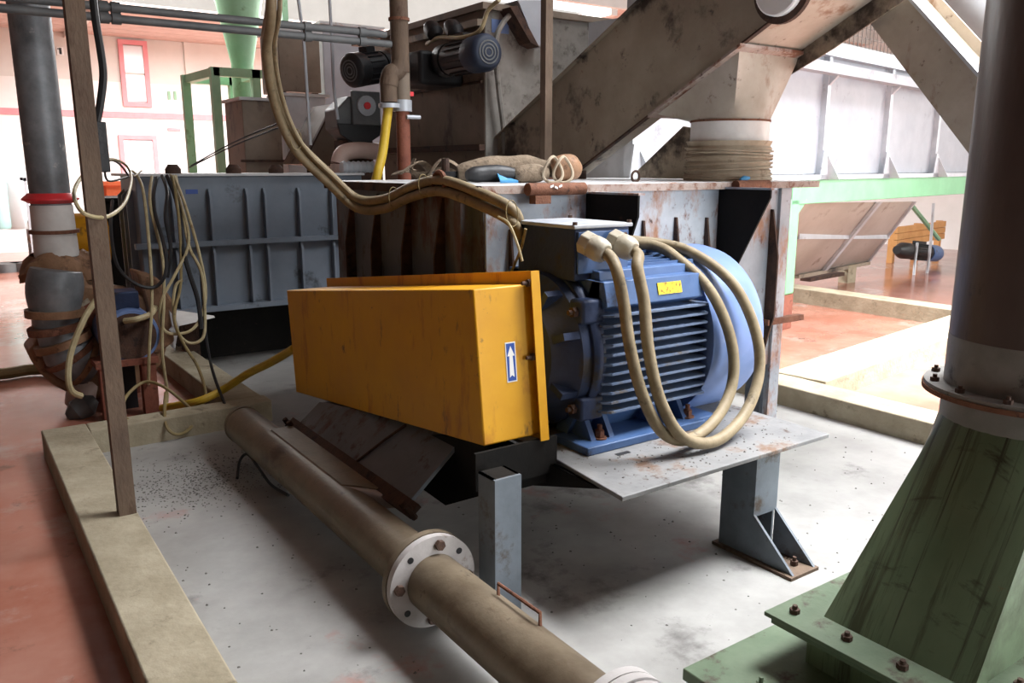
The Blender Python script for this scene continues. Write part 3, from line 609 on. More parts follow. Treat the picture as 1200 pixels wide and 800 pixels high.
# hopper
hp = thing('feed_hopper', 'tapered steel hopper with taped sleeve between trough and housing top', 'hopper', (4.1, 3.55, TZ1+.018))
HY0, HY1 = 3.29, 3.93
top = [(CX0-.045, HY0-.04, zl(HY0-.04)-.014), (CX1+.05, HY0-.04, zl(HY0-.04)-.014), (CX1+.05, HY1+.04, zl(HY1+.04)-.014), (CX0-.045, HY1+.04, zl(HY1+.04)-.014)]
SX, SY, SR = 4.105, 3.55, .235
zs = 1.925
def hopper_ring(t, n=48):
    out = []
    for k in range(n):
        a = 2*pi*k/n; c, s = cos(a), sin(a); m = max(abs(c), abs(s)); hx, hy = (CX1-CX0)/2, (HY1-HY0)/2
        sx_, sy_ = (CX0+CX1)/2+c/m*hx, (HY0+HY1)/2+s/m*hy; zt = zl(sy_)-.03
        p = Vector((sx_, sy_, zt)); b_ = Vector((SX+c*SR, SY+s*SR, zs)); out.append(b_.lerp(p, t))
    return out
vs = []; fs = []; n = 48; LV = 6
for j in range(LV+1): vs += hopper_ring(j/LV)
for j in range(LV):
    for k in range(n): fs.append((j*n+k, j*n+(k+1) % n, (j+1)*n+(k+1) % n, (j+1)*n+k))
G().add(vs, fs).build('hopper_body', 'hopper_steel', hp)
fg = G().prism(top, (0, 0, -.018)).build('hopper_flange', 'rim_rust', hp)
G().rev((SX, SY, zs-.12), (SX, SY, zs), [(SR+.004, 0), (SR+.004, 1)], 48).build('tape_band', 'white_tape', hp)
G().ring((SX, SY, zs-.004), (SX, SY, zs+.008), SR, SR+.01, 48).build('rim', 'rust', hp)
sl = G(); ps = [(SR+.004, 0)]
pr_ = [(SR+.02+.008*sin(i*2.1)+.012*(i < 3), i/16) for i in range(17)]
sl.rev((SX, SY, TZ1+.018), (SX, SY, zs-.118), pr_, 48).build('sleeve', 'beige_sleeve', hp)
for k in range(7):
    z = TZ1+.03+k*.03+random.uniform(-.004, .004)
    G().tube([V(SX+cos(a)*(SR+.03), SY+sin(a)*(SR+.03), z+.012*sin(a+k)) for a in [2*pi*i/40 for i in range(40)]], .007, 6, closed=True).build('sleeve_cord', 'beige_sleeve', hp)
# descending conveyor arm
ar = thing('discharge_chute', 'grey steel chute descending right behind the dark duct', 'conveyor', (4.6, 2.4, .006))
AX0, AX1 = 4.44, 4.86
P1, P2 = at(1003, 4, 'x', AX0), at(1125, 165, 'x', AX0); Q1, Q2 = at(1066, 0, 'x', AX0), at(1136, 78, 'x', AX0)
d1 = (P2-P1).normalized(); d2 = (Q2-Q1).normalized()
lo0 = P1-d1*.25; lo1 = P1+d1*3.2; hi0 = Q1-d2*.5; hi1 = Q1+d2*2.9
lo1 = P1+d1*((.01-P1.z)/d1.z); hi1 = Q1+d2*((.01-Q1.z)/d2.z)
G().prism([lo0, lo1, hi1, hi0], (.012, 0, 0)).build('side_wall', 'hopper_steel', ar)
G().prism([p+V(AX1-AX0, 0, 0) for p in (lo0, lo1, hi1, hi0)], (.012, 0, 0)).build('side_wall', 'hopper_steel', ar)
G().prism([lo0, lo1, lo1+V(AX1-AX0, 0, 0), lo0+V(AX1-AX0, 0, 0)], (0, .01, .006)).build('bottom_plate', 'hopper_steel', ar)
G().prism([hi0+V(-.02, 0, 0), hi1+V(-.02, 0, 0), hi1+V(.05, 0, 0), hi0+V(.05, 0, 0)], (0, -.012, .012)).build('top_flange', 'galvanised', ar)
G().prism([hi0+V(.05, .05, -.05), hi1+V(.05, .05, -.05), hi1+V(AX1-AX0, .05, -.05), hi0+V(AX1-AX0, .05, -.05)], (0, -.01, .01)).build('cover', 'trough_steel', ar)
o = at(1118, 12, 'x', 5.2)
wd = thing('white_duct', 'fat white round duct high behind the descending steel chute', 'duct', tuple(o))
G().cyl(o+V(0, .9, 1.1), o+V(0, -.6, -.4), .2, n=32).build('duct_run', 'panel_white', wd)
G().ring(o+V(0, .02, .22), o+V(0, -.0, .2), .2, .235, 32).build('duct_joint', 'galvanised', wd)

# ================================================================== FAR LONG PANELLED MACHINE on green frame
RA = radians(9.5); DF = V(cos(RA), sin(RA), 0); NF = V(-sin(RA), cos(RA), 0); PF0 = V(7.05, 5.25, 0)
def pl_at(px, py, offn=0.0):
    r = ray(px, py); t = (PF0+NF*offn-EYE).dot(NF)/r.dot(NF); p = EYE+r*t; return (p-PF0).dot(DF), p.z   # (distance along frame, height)
def fr(u, v, z): return PF0+DF*u+NF*v+V(0, 0, z)
def fbox(g, u0, u1, v0, v1, z0, z1): return g.obox(fr(u0, v0, z0), DF*(u1-u0), NF*(v1-v0), V(0, 0, z1-z0))
ub0, zb1 = pl_at(931, 211); _, zb0 = pl_at(960, 238)
gf = thing('green_frame', 'mint green steel frame carrying the long white panelled machine', 'frame', tuple(fr(0, 0, 0)))
ue = 7.0
g = G(); fbox(g, ub0-.02, ue, 0, .14, zb0, zb1); g.build('beam', 'mint_paint', gf, bevel=.006)
up_, _ = pl_at(928, 300); 
g = G(); fbox(g, up_-.1, up_+.1, 0, .16, .36, zb0+.06); g.build('post', 'mint_paint', gf, bevel=.02)
g = G(); fbox(g, up_-.11, up_+.09, 0, .17, .005, .36); g.build('post_foot', 'red_rust', gf)
G().prism([fr(up_+.1, .01, zb0), fr(up_+.1, .01, zb0-.09), fr(up_+.22, .01, zb0)], NF*.12).build('bracket', 'mint_paint', gf)
for u in (up_+6.6,):
    g = G(); fbox(g, u-.1, u+.1, 0, .16, .005, zb0); g.build('post', 'mint_paint', gf)
g = G(); fbox(g, up_-.1, up_+.1, 2.2, 2.36, .005, zb0); fbox(g, up_-.1, up_+.1, .16, 2.2, zb0, zb1); g.build('rear_frame', 'mint_paint', gf)
lm = thing('panelled_machine', 'long pale grey panelled machine with mesh guard above green frame', 'machine', tuple(fr(0, .3, zb1)))
uL, uR = pl_at(600, 100, .05)[0], 6.9
_, zr1 = pl_at(940, 75, -.08); 
zmt = 3.75
ztop = pl_at(949, 56, .0)[1]
# wall panels between posts
posts = [pl_at(px, 150, .05)[0] for px in (963, 1034, 1096)]
step = (posts[2]-posts[0])/2
us = [posts[0]+step*k for k in range(-9, 9)]; us = [u for u in us if uL < u < uR]
for i in range(len(us)-1):
    g = G(); fbox(g, us[i]+.03, us[i+1]-.03, .06, .08, zb1+.06, ztop-.02); g.build('panel', 'panel_white', lm)
g = G(); fbox(g, us[0], us[-1], .085, .5, zb1+.02, ztop-.02); g.build('core', 'galvanised', lm)
for u in us:
    g = G(); fbox(g, u-.035, u+.035, .0, .08, zb1+.01, ztop); g.build('upright', 'galvanised', lm)
    G().prism([fr(u-.09, -.02, zb1), fr(u+.11, -.02, zb1), fr(u+.03, -.02, zb1+.3), fr(u-.04, -.02, zb1+.3)], NF*.015).build('gusset', 'galvanised', lm)
    G().prism([fr(u+.09, -.14, zb1), fr(u+.09, .0, zb1), fr(u+.02, .0, zb1+.3)], DF*.012).build('gusset', 'galvanised', lm)
    G().prism([fr(u-.02, -.12, zr1-.02), fr(u-.02, 0, zr1-.14), fr(u-.02, 0, zr1-.02)], DF*.04).build('rail_bracket', 'galvanised', lm)
g = G(); fbox(g, us[0], us[-1], -.02, .06, zb1, zb1+.05); g.build('sill', 'galvanised', lm)
g = G(); fbox(g, us[0], us[-1], -.16, -.04, zr1-.05, zr1+.05); g.build('rail', 'panel_white', lm)
g = G(); fbox(g, us[0], us[-1], -.04, .12, ztop-.04, ztop+.1); g.build('cap_rail', 'galvanised', lm)
for u in us[::2]:
    g = G(); fbox(g, u-.04, u+.04, .02, .1, ztop+.1, zmt); g.build('mesh_post', 'galvanised', lm)
g = G(); fbox(g, us[0], us[-1], .02, .1, zmt, zmt+.07); g.build('top_rail', 'galvanised', lm)
g = G(); u = us[0]
while u < us[-1]: fbox(g, u, u+.012, .05, .056, ztop+.1, zmt); u += .1
z = ztop+.13
while z < zmt: fbox(g, us[0], us[-1], .056, .062, z, z+.012); z += .1
g.build('wire_mesh', 'mesh_brown', lm, smooth=False, kind='stuff')
# slanted hopper under the frame
sh = thing('slanted_hopper', 'pale slanted steel hopper hanging below the green beam', 'hopper', tuple(fr(1.5, .9, 0)))
def pu(px, py, v): a = pl_at(px, py, v); return fr(a[0], v, a[1])
A_ = pu(930, 238, .35); B_ = pu(1072, 236, .35); C_ = pu(1018, 306, 1.1); D_ = pu(934, 322, 1.1)
G().prism([A_, B_, C_, D_], NF*.03+V(0, 0, -.01)).build('slope_plate', 'pale_sheet', sh)
def mix(a, b, t): return a+(b-a)*t
r0, r1 = mix(A_, D_, .45), mix(B_, C_, .6)
G().obox(r0-NF*.05, r1-r0, NF*.05, V(0, 0, .07)).build('cross_rib', 'galvanised', sh)
r0, r1 = mix(A_, B_, .62), mix(D_, C_, .30)
G().obox(r0-NF*.06, r1-r0, NF*.05, DF*.09).build('slope_rib', 'galvanised', sh)
G().obox(D_-NF*.03-V(0, 0, .05), C_-D_, NF*.1, V(0, 0, .05)).build('bottom_angle', 'trough_steel', sh)
e0, e1 = mix(A_, B_, .95), pu(1062, 262, .6)
G().obox(mix(B_, A_, .02)-NF*.04, C_-B_, NF*.04, DF*.05).build('edge_rib', 'galvanised', sh)
f0 = pu(994, 330, 1.1)
G().box(f0.x-.1, f0.x+.1, f0.y-.05, f0.y+.1, 0, f0.z+.25).build('support_block', 'kerb_concrete', sh)
f0 = pu(950, 325, 1.1); G().obox(f0-V(0, 0, .06), pu(990, 318, 1.1)-f0, NF*.15, V(0, 0, .05)).build('foot_rail', 'rust_dark', sh)
G().tube([pu(1068, 240, .9), pu(1100, 280, .9)], .035, 8).build('brace', 'dull_green', sh)
def small_motor(name, label, p, d, r, L, body, cap, group=None, parts=True):
    d = Vector(d).normalized(); p = Vector(p); t = thing(name, label, 'motor', tuple(p), group)
    G().rev(p, p+d*L*.62, [(r*.82, 0), (r*.95, .05), (r*.95, 1)], 24).build('motor_body', body, t)
    e = d.orthogonal().normalized(); e = (V(0, 0, 1)-d*d.z).normalized(); g_ = d.cross(e)
    for k in range(16):
        a = 2*pi*k/16; q_ = (e*cos(a)+g_*sin(a)); s_ = d.cross(q_)
        G().obox(p+d*L*.12+q_*r*.9-s_*r*.025, d*L*.48, q_*r*.16, s_*r*.05).build('cooling_fin', body, t)
    G().rev(p+d*L*.62, p+d*L, [(r*1.05, 0), (r*1.08, .1), (r*1.08, .8), (r*.95, .95), (r*.8, 1)], 24).build('fan_cover', cap, t)
    for k in range(3): G().ring(p+d*L, p+d*(L+.004), r*(.2+.2*k), r*(.28+.2*k), 20).build('grille_ring', 'gear_grey', t)
    G().obox(p+d*L*.2+e*r*.8-g_*r*.35, d*L*.28, e*r*.55, g_*r*.7).build('terminal_box', body, t)
    G().rev(p-d*L*.35, p, [(r*.5, 0), (r*.7, .2), (r*1.0, .5), (r*1.0, 1)], 20).build('gear_case', body, t)
    return t
p = pu(1064, 294, 1.0); q_ = pu(1098, 297, 1.0)
small_motor('gear_motor', 'small gear motor with bright blue fan cover far below the green beam', p, q_-p, .13, (q_-p).length, 'black_motor', 'blue_paint')
s_ = crom([pu(1094, 238, .7), pu(1090, 290, .7), pu(1083, 340, .7), pu(1076, 353, .7), pu(1070, 345, .7), pu(1072, 310, .8), pu(1075, 285, .9)])
tag(G().tube(s_, .022, 8).build('cable', 'galvanised', loc=s_[0]), 'pale cable looping below the green beam at the small gear motor', 'cable')
# pallet boards far right
pb = pu(1052, 272, 1.6); qb = pu(1108, 268, 1.6)
t = thing('crate', 'low orange wooden crate far beyond the small gear motor', 'crate', (pb.x, pb.y, 0))
cz0, cz1 = pu(1080, 284, 1.6)[2], pu(1080, 262, 1.6)[2]; ch = (cz1-cz0)/3
for k in range(3): G().obox((pb.x, pb.y, cz0+k*ch), (qb-pb).xy.to_3d(), NF*.05, (0, 0, ch*.92)).build('board', 'wood_orange', t)
for k in range(3):
    o = V(pb.x, pb.y, 0)+(qb-pb).xy.to_3d()*(k/2)*.95; G().obox(o+NF*.05, DF*.1, NF*.1, (0, 0, cz1)).build('crate_post', 'wood_orange', t)

# ================================================================== BROWN BOX MACHINE with motors (centre background)
cb = atd(568, 180, 6.7); BXc, BYc = cb.x, cb.y
bmx = thing('dosing_machine', 'brown grimy box machine with motors behind the conveyor trough', 'machine', (BXc, BYc, 0))
zt_ = at(572, 10, 'x', BXc).z
ylen = at(446, 44, 'x', BXc).y-BYc
G().box(BXc, BXc+2.2, BYc, BYc+ylen, .7, zt_).build('body', 'brown_machine', bmx)
G().box(BXc+.005, BXc+2.2, BYc-.01, BYc, .7, zt_).build('front_panel', 'mottled_grey', bmx)
G().box(BXc-.04, BXc+2.25, BYc-.05, BYc+ylen+.6, zt_, zt_+.05).build('lid', 'brown_machine', bmx)
G().box(BXc-.06, BXc, BYc, BYc+ylen, zt_-.12, zt_-.07).build('ledge', 'trough_steel', bmx)
zq = at(520, 103, 'x', BXc).z; G().box(BXc-.02, BXc, BYc+.02, BYc+ylen, zq-.01, zq+.01).build('seam', 'rust_dark', bmx)
zq = at(520, 175, 'x', BXc).z; G().box(BXc-.05, BXc, BYc, BYc+ylen, zq-.02, zq+.03).build('bottom_rail', 'rust_dark', bmx)
a, b = at(576, 22, 'y', BYc-.012), at(596, 40, 'y', BYc-.012)
G().box(a.x, b.x, BYc-.016, BYc-.0105, b.z, a.z).build('blue_sticker', 'blue_cover', bmx)
for x in (.1, 2.0):
    for y in (.1, ylen-.2): G().box(BXc+x, BXc+x+.1, BYc+y, BYc+y+.1, 0, .7).build('leg', 'rust_dark', bmx)
# slanted white cover at the right shoulder
s0 = [at(607, 0, 'y', BYc-.15), at(636, 0, 'y', BYc-.15), at(638, 55, 'y', BYc-.15), at(628, 52, 'y', BYc-.15)]
G().prism(s0, (0, .3, 0)).build('shoulder_cover', 'panel_white', bmx)
s0 = [at(598, 8, 'y', BYc-.17), at(606, 6, 'y', BYc-.17), at(632, 55, 'y', BYc-.17), at(622, 50, 'y', BYc-.17)]
G().prism(s0, (0, .3, 0)).build('shoulder_edge', 'rust_dark', bmx)
pA = at(498, 76, 'x', BXc-.3); pB = at(580, 60, 'x', BXc-.3)
m1 = small_motor('gear_motor', 'black gear motor with blue rimmed fan end on the brown machine', at(528, 70, 'x', BXc-.22), (0, -1, 0), .128, .56, 'black_motor', 'blue_rim')
G().box(BXc-.42, BXc, at(520, 100, 'x', BXc-.2).y, at(490, 100, 'x', BXc-.2).y, at(520, 100, 'x', BXc-.2).z, at(520, 60, 'x', BXc-.2).z).build('gearbox', 'black_motor', bmx, bevel=.03)
small_motor('gear_motor', 'black gear motor beside the rusty vertical pipe, facing left', at(445, 78, 'y', BYc+1.0), (-1, -.35, -.2), .13, .36, 'black_motor', 'black_motor')
for px, py in ((508, 36), (532, 35)):
    c_ = at(px, py, 'x', BXc-.22)
    tag(G().rev(c_-V(0, .06, .05), c_+V(0, .07, .05), [(.03, 0), (.07, .25), (.07, .75), (.05, 1)], 14).build('limit_switch', 'black_motor', loc=c_), 'black round switch head above the gear motor, '+('left' if px < 520 else 'right')+' of two', 'switch')
s_ = crom([at(585, 0, 'x', BXc-.2), at(572, 12, 'x', BXc-.2), at(562, 36, 'x', BXc-.25), at(540, 44, 'x', BXc-.28), at(515, 44, 'x', BXc-.25), at(500, 52, 'x', BXc-.2)])
tag(G().tube(s_, .016, 8).build('cable', 'cable_cream', loc=s_[0]), 'pale cable curving down to the switches above the gear motor', 'cable')
s_ = crom([at(606, 10, 'y', BYc-.1), at(590, 26, 'y', BYc-.1), at(581, 50, 'y', BYc-.1), at(584, 100, 'y', BYc-.1), at(590, 150, 'y', BYc-.1), at(592, 180, 'y', BYc-.1)])
tag(G().tube(s_, .022, 8).build('conduit', 'mottled_grey', loc=s_[0]), 'pale conduit running down the lit face of the brown machine', 'conduit')
# rusty upright in front of the trough
cp = at(640, 120, 'x', 3.55)
t = thing('steel_upright', 'rusty brown steel upright standing before the conveyor trough', 'post', (cp.x, cp.y, TZ1+.018))
G().box(cp.x-.03, cp.x+.03, cp.y-.03, cp.y-.022, TZ1+.018, 3.6).build('angle_leg', 'rusty_post', t)
G().box(cp.x-.03, cp.x-.022, cp.y-.022, cp.y+.03, TZ1+.018, 3.6).build('angle_leg', 'rusty_post', t)
G().box(cp.x-.05, cp.x+.05, cp.y-.05, cp.y+.05, TZ1+.018, TZ1+.026).build('foot_plate', 'rust', t)
# perforated white beam behind
p0, p1 = at(646, 47, 'y', BYc+.6), at(708, 52, 'y', BYc+.6)
t = thing('perforated_beam', 'white perforated steel beam between brown machine and panelled machine', 'beam', tuple(p0))
G().obox(p0-V(.4, 0, .07), V(2.2, 0, 0), V(0, .05, 0), V(0, 0, .13)).build('channel', 'panel_white', t)
for k in range(6):
    for dz in (-.035, .02): G().cyl(p0+V(.05+.2*k, -.004, dz), p0+V(.05+.2*k, .0, dz), .012, n=8).build('hole', 'cable_black', t)
bb = at(665, 40, 'y', BYc+1.4)
t = thing('box_duct', 'dark topped grey box behind the white perforated beam', 'machine', (bb.x, bb.y, 0))
G().box(bb.x-.5, bb.x+1.8, bb.y, bb.y+.5, 0, 2.75).build('casing', 'panel_white', t)
for px in (655, 668):
    a = at(px, 26, 'y', bb.y); G().box(a.x-.06, a.x+.06, bb.y-.02, bb.y, a.z-.3, a.z).build('slot', 'rust_dark', t)

# ================================================================== LEFT BACKGROUND: grey ribbed tank
YG = 6.8; gdp = .62
gt = thing('ribbed_tank', 'dark grey ribbed steel tank behind the hanging cables', 'tank', (2.0, YG+.6, 0))
gx0 = at(163, 260, 'y', YG).x; gx1 = 3.1; gzt = at(280, 206, 'y', YG).z; gzb = at(280, 356, 'y', YG).z
G().box(gx0, gx1, YG, YG+gdp, gzb, gzt).build('shell', 'grey_tank', gt, bevel=.01)
G().box(gx0-.06, gx1, YG-.06, YG+gdp+.03, gzt, gzt+.02).build('top_rim', 'lid_paint', gt)
zr = at(290, 283, 'y', YG-.06).z
G().box(gx0-.05, gx1, YG-.07, YG, zr-.02, zr+.02).build('waist_rail', 'grey_tank', gt)
G().box(gx0-.05, gx1, YG-.09, YG, gzb-.03, gzb+.01).build('bottom_rail', 'grey_tank', gt)
for px in (184, 203, 247, 290, 311, 351, 389):
    x = at(px, 260, 'y', YG-.04).x
    for z0_, z1_ in ((gzb+.01, zr-.02), (zr+.02, gzt-.10)):
        G().prism([(x, YG, z0_), (x, YG-.06, z0_), (x, YG-.06, z1_-.06), (x, YG-.03, z1_), (x, YG, z1_)], (.018, 0, 0)).build('rib', 'grey_tank', gt)
for y in (YG+.15, YG+.32, YG+.49):
    G().prism([(gx0, y, gzb), (gx0-.05, y, gzb), (gx0-.05, y, gzt-.15), (gx0, y, gzt-.1)], (0, .018, 0)).build('rib', 'grey_tank', gt)
for x in (gx0+.3, gx1-.3):
    for y in (YG+.2, YG+.45): G().box(x, x+.12, y, y+.12, 0, gzb).build('leg', 'rust_dark', gt)
G().box(gx0+.4, gx1, YG+.5, YG+.6, 0, gzb).build('under_shade', 'grimy_shade_black', gt)  # sheet added as the dark shade below the tank
for px, c_ in ((205, 'rust_dark'), (276, 'rust_dark'), (326, 'rust_dark')):
    x = at(px, 205, 'y', YG).x; G().rev((x, YG+.05, gzt+.02), (x, YG+.05, gzt+.09), [(.06, 0), (.06, .5), (.035, 1)], 14).build('stud', c_, gt)
pm_ = at(222, 222, 'y', YG-.002); pn_ = at(232, 227, 'y', YG-.002)
G().box(pm_.x-.03, pn_.x+.0, YG-.004, YG-.0005, pn_.z, pm_.z).build('paint_mark', 'blue_white_print', gt)

t = thing('dark_casing', 'black machine casing between rusty post and ribbed tank', 'machine', (at(135, 300, 'y', 8.3).x, 8.3, 0))
a, b = at(121, 236, 'y', 8.3), at(160, 236, 'y', 8.3)
G().box(a.x, b.x, 8.3, 8.9, 0, a.z).build('casing', 'grimy_shade_black', t, bevel=.02); G().box(a.x-.03, b.x+.03, 8.27, 8.93, a.z, a.z+.03).build('lid', 'grimy_shade_black', t)
# blower with its motor
YF = 6.25
fc = at(128, 392, 'y', YF)
bl = thing('blower', 'small centrifugal blower wrapped in brown tape at the foot of grey duct', 'blower', (fc.x, YF, 0))
def scroll(n, r0_, r1_): return [V(fc.x+cos(a)*(r0_+(r1_-r0_)*t), 0, fc.z+sin(a)*(r0_+(r1_-r0_)*t)) for t, a in [(k/n, radians(60-k*300/n)) for k in range(n+1)]]
sc = scroll(36, .34, .56)
dxl = at(45, 390, 'y', YF).x; dxr = at(92, 330, 'y', YF).x; zt2 = at(65, 318, 'y', YF).z
poly = [p for p in sc if not (p.x < dxr and p.z > fc.z)]
poly += [V(at(40, 380, 'y', YF).x, 0, fc.z), V(at(40, 320, 'y', YF).x, 0, zt2), V(at(98, 322, 'y', YF).x, 0, zt2), V(fc.x-.1, 0, fc.z+.36)]
G().prism([p+V(0, YF, 0) for p in poly], (0, .34, 0)).build('scroll_case', 'brown_tarp', bl, bevel=.02)
G().ring((fc.x, YF-.03, fc.z), (fc.x, YF, fc.z), .12, .26, 32).build('inlet_ring', 'red_rust', bl)
for k, (a0_, a1_) in enumerate((((45, 345), (100, 352)), ((48, 385), (105, 352)), ((55, 415), (100, 370)), ((75, 440), (112, 360)), ((95, 450), (120, 380)))):
    a = at(*a0_, 'y', YF-.012); b = at(*a1_, 'y', YF-.012); d = (b-a).normalized(); nrm = V(-d.z, 0, d.x)
    G().prism([a-nrm*.04, a+nrm*.04, b+nrm*.02, b-nrm*.02], (0, .01, 0)).build('tape_strip', ['brown_tarp', 'beige_sleeve'][k % 2], bl)
for k, pp in enumerate((((48, 320), (88, 322), (80, 350), (50, 352)), ((52, 395), (64, 400), (66, 420), (56, 415)))):
    G().prism([at(*q, 'y', YF-.006) for q in pp], (0, .005, 0)).build('bare_patch', 'duct_grey', bl)
el = crom([at(66, 316, 'y', YF-.06), at(64, 350, 'y', YF-.06), at(68, 385, 'y', YF-.06), at(84, 415, 'y', YF-.06), at(108, 425, 'y', YF-.04)], 6)
G().tube(el, [.155+.02*sin(k*.4) for k in range(len(el))], 18).build('inlet_elbow', 'duct_grey', bl)
for k0 in (8, 11, 14, 17, 20):
    G().tube(el[k0:k0+2]+[el[k0+1]+(el[k0+1]-el[k0])*.4], .183, 18).build('tape_strip', ['brown_tarp', 'rust'][k0 % 2], bl)
mp = at(152, 392, 'y', YF-.35)
G().rev((mp.x, YF+.0, mp.z), (mp.x, YF-.42, mp.z), [(.17, 0), (.185, .05), (.185, .8), (.175, 1)], 32).build('motor_body', 'blue_cover', bl)
G().cyl((mp.x, YF-.421, mp.z), (mp.x, YF-.428, mp.z), .155, n=32).build('motor_end', 'rust_dark', bl)
G().box(mp.x-.1, mp.x+.08, YF-.35, YF-.15, mp.z+.17, mp.z+.29).build('terminal_box', 'blue_grimy', bl, bevel=.01)
sx0, sx1 = at(116, 440, 'y', YF-.4).x, at(182, 440, 'y', YF-.4).x; szt = mp.z-.19
for x in (sx0, sx1-.09):
    for y in (YF-.45, YF+.2): G().box(x, x+.09, y, y+.09, 0, szt).build('stand_leg', 'red_rust', bl)
G().box(sx0-.02, sx1+.02, YF-.46, YF+.32, szt, szt+.04).build('stand_top', 'red_rust', bl)
G().box(sx0+.09, sx1-.09, YF-.2, YF-.15, 0, szt).build('stand_web', 'cable_black', bl)
# white shreds of torn lagging at the right of the blower
lg = [at(180, 335, 'y', YF+.1), at(205, 365, 'y', YF+.1), at(252, 372, 'y', YF-.1), at(210, 382, 'y', YF-.1), at(205, 410, 'y', YF), at(188, 395, 'y', YF)]
G().prism(lg, (0, .03, .01)).build('torn_lagging', 'white_tape', bl)
lg = [at(160, 318, 'y', YF-.02), at(185, 325, 'y', YF-.02), at(208, 360, 'y', YF-.02), at(205, 400, 'y', YF-.02), at(180, 420, 'y', YF-.02), at(172, 360, 'y', YF-.02)]
G().prism(lg, (0, .3, 0)).build('lagging', 'brown_tarp', bl, bevel=.02)
# vertical grey duct
dc0 = at(67, 300, 'y', YF+.17); DRr = .125
vd = thing('vent_duct', 'tall grey round vent duct rising from the blower at the left', 'duct', (dc0.x, YF+.17, zt2))
X_, Y_ = dc0.x, YF+.17
def zat(py): return at(62, py, 'y', Y_).z
G().cyl((X_, Y_, zt2+.02), (X_, Y_, 5.85), DRr, n=32).build('duct_run', 'duct_grey', vd)
G().rev((X_, Y_, zat(238)), (X_, Y_, zat(226)), [(DRr+.005, 0), (DRr+.05, .35), (DRr+.05, .5), (DRr+.01, 1)], 32).build('joint_band', 'red_button', vd)
G().ring((X_, Y_, zat(273)), (X_, Y_, zat(269)), DRr, DRr+.03, 32).build('joint_flange', 'rust', vd)
G().rev((X_, Y_, zat(300)), (X_, Y_, zat(240)), [(DRr+.014, 0), (DRr+.01, .45), (DRr+.006, 1)], 32).build('lower_sleeve', 'white_tape', vd)
sk = G(); vs = []; fs = []; n = 40
for j, (r, py) in enumerate(((.15, 297), (.2, 304), (.25, 316), (.24, 325))):
    for k in range(n):
        a = 2*pi*k/n; rr = r*(1+.10*sin(5*a+j)+.05*sin(9*a)); vs.append((X_+cos(a)*rr, Y_+sin(a)*rr*.9, zat(py)+.02*sin(3*a+1)))
for j in range(3):
    for k in range(n): fs.append((j*n+k, j*n+(k+1) % n, (j+1)*n+(k+1) % n, (j+1)*n+k))
sk.add(vs, fs).build('tarp_skirt', 'brown_tarp', vd)
# yellow coupling guard behind the post
yp = at(84, 285, 'y', 7.0)
t = thing('coupling_guard', 'rounded yellow coupling guard behind the rusty post', 'guard', (yp.x, 7.0, 0))
za, zb_ = at(84, 315, 'y', 7.0).z, at(84, 251, 'y', 7.0).z; xr = at(112, 285, 'y', 7.0).x; xl = at(76, 285, 'y', 7.0).x
zc = (za+zb_)/2; hz = (zb_-za)/2
pol = [(xl, 7.0+cos(a)*.20, zc+sin(a)*hz*(1 if abs(sin(a)) < .8 else .98)) for a in [2*pi*k/20 for k in range(20)]]
G().rev((xl-.0, 7.15, zc), (xr+.1, 7.15, zc), [(hz*.8, 0), (hz, .25), (hz, 1)], 28).build('drum_cover', 'yellow_paint', t)
G().cyl((xl-.004, 7.15, zc), (xl, 7.15, zc), hz*.78, n=28).build('end_plate', 'brown_tarp', t)
G().box(xl+.1, xr, 7.1, 7.25, 0, za+.05).build('pedestal', 'rust_dark', t)

# rusty post on the left kerb
po = thing('steel_post', 'tall rusty steel post standing on the left kerb', 'post', (.535, 3.77, .15))
G().box(.495, .505, 3.74, 3.81, .15, 5.9).box(.505, .565, 3.74, 3.75, .15, 5.9).build('angle_section', 'rusty_post', po)
G().box(.5, .6, 3.75, 3.80, 1.63, 1.83).build('switch_box', 'black_motor', po, bevel=.005)

# ================================================================== PIPEWORK up in the air
YP = 5.5
def cond(pxa, pya, pxb, pyb, label):
    b = at(pxb, pyb, 'y', YP); a0_ = at(0, pya, 'y', YP); z = (a0_.z+b.z)/2
    t = thing('conduit_pipe', label, 'pipe', (b.x, YP, z), 'overhead conduit pipes')
    G().cyl((a0_.x-3.5, YP, z), (b.x, YP, z), .024, n=12).build('pipe_run', 'gear_grey', t)
    for px in (123, 137, 360, 424):
        x = at(px, 30, 'y', YP).x; G().cyl((x-.025, YP, z), (x+.025, YP, z), .033, n=12).build('coupling', 'gear_grey', t)
    return z
zc1 = cond(0, 4, 452, 34, 'upper of the two grey conduit pipes running across the top left')
zc2 = cond(0, 13, 458, 49, 'lower of the two grey conduit pipes running across the top left')
vp = at(468, 40, 'y', YP); rp = .065
t = thing('rusty_pipe', 'rusty brown vertical pipe with elbow and valve behind the housing', 'pipe', (vp.x, YP, TZ1))
e1 = at(468, 72, 'y', YP); e2 = at(455, 92, 'y', YP); z3 = at(460, 130, 'y', YP).z
G().tube(crom([(vp.x, YP, 4.5), (vp.x, YP, e1.z+.1), (vp.x, YP, e1.z), (vp.x-.03, YP, e1.z-.07), (e2.x+.02, YP, e2.z+.03), (e2.x, YP, e2.z-.05)], 6), rp, 16).build('upper_run', 'rusty_post', t)
G().cyl((e2.x, YP, z3+.06), (e2.x, YP, e2.z), .06, n=16).build('valve_body', 'rusty_post', t)
G().cyl((vp.x+.02, YP+.02, z3+.05), (vp.x+.02, YP+.02, e1.z-.02), .058, n=16).build('branch', 'brown_machine', t)
G().cyl((vp.x+.02, YP+.02, z3-.0), (vp.x+.02, YP+.02, z3+.08), .068, n=16).build('clamp', 'galvanised', t)
G().ring((e2.x, YP, z3+.02), (e2.x, YP, z3+.05), .04, .075, 20).build('clamp', 'galvanised', t)
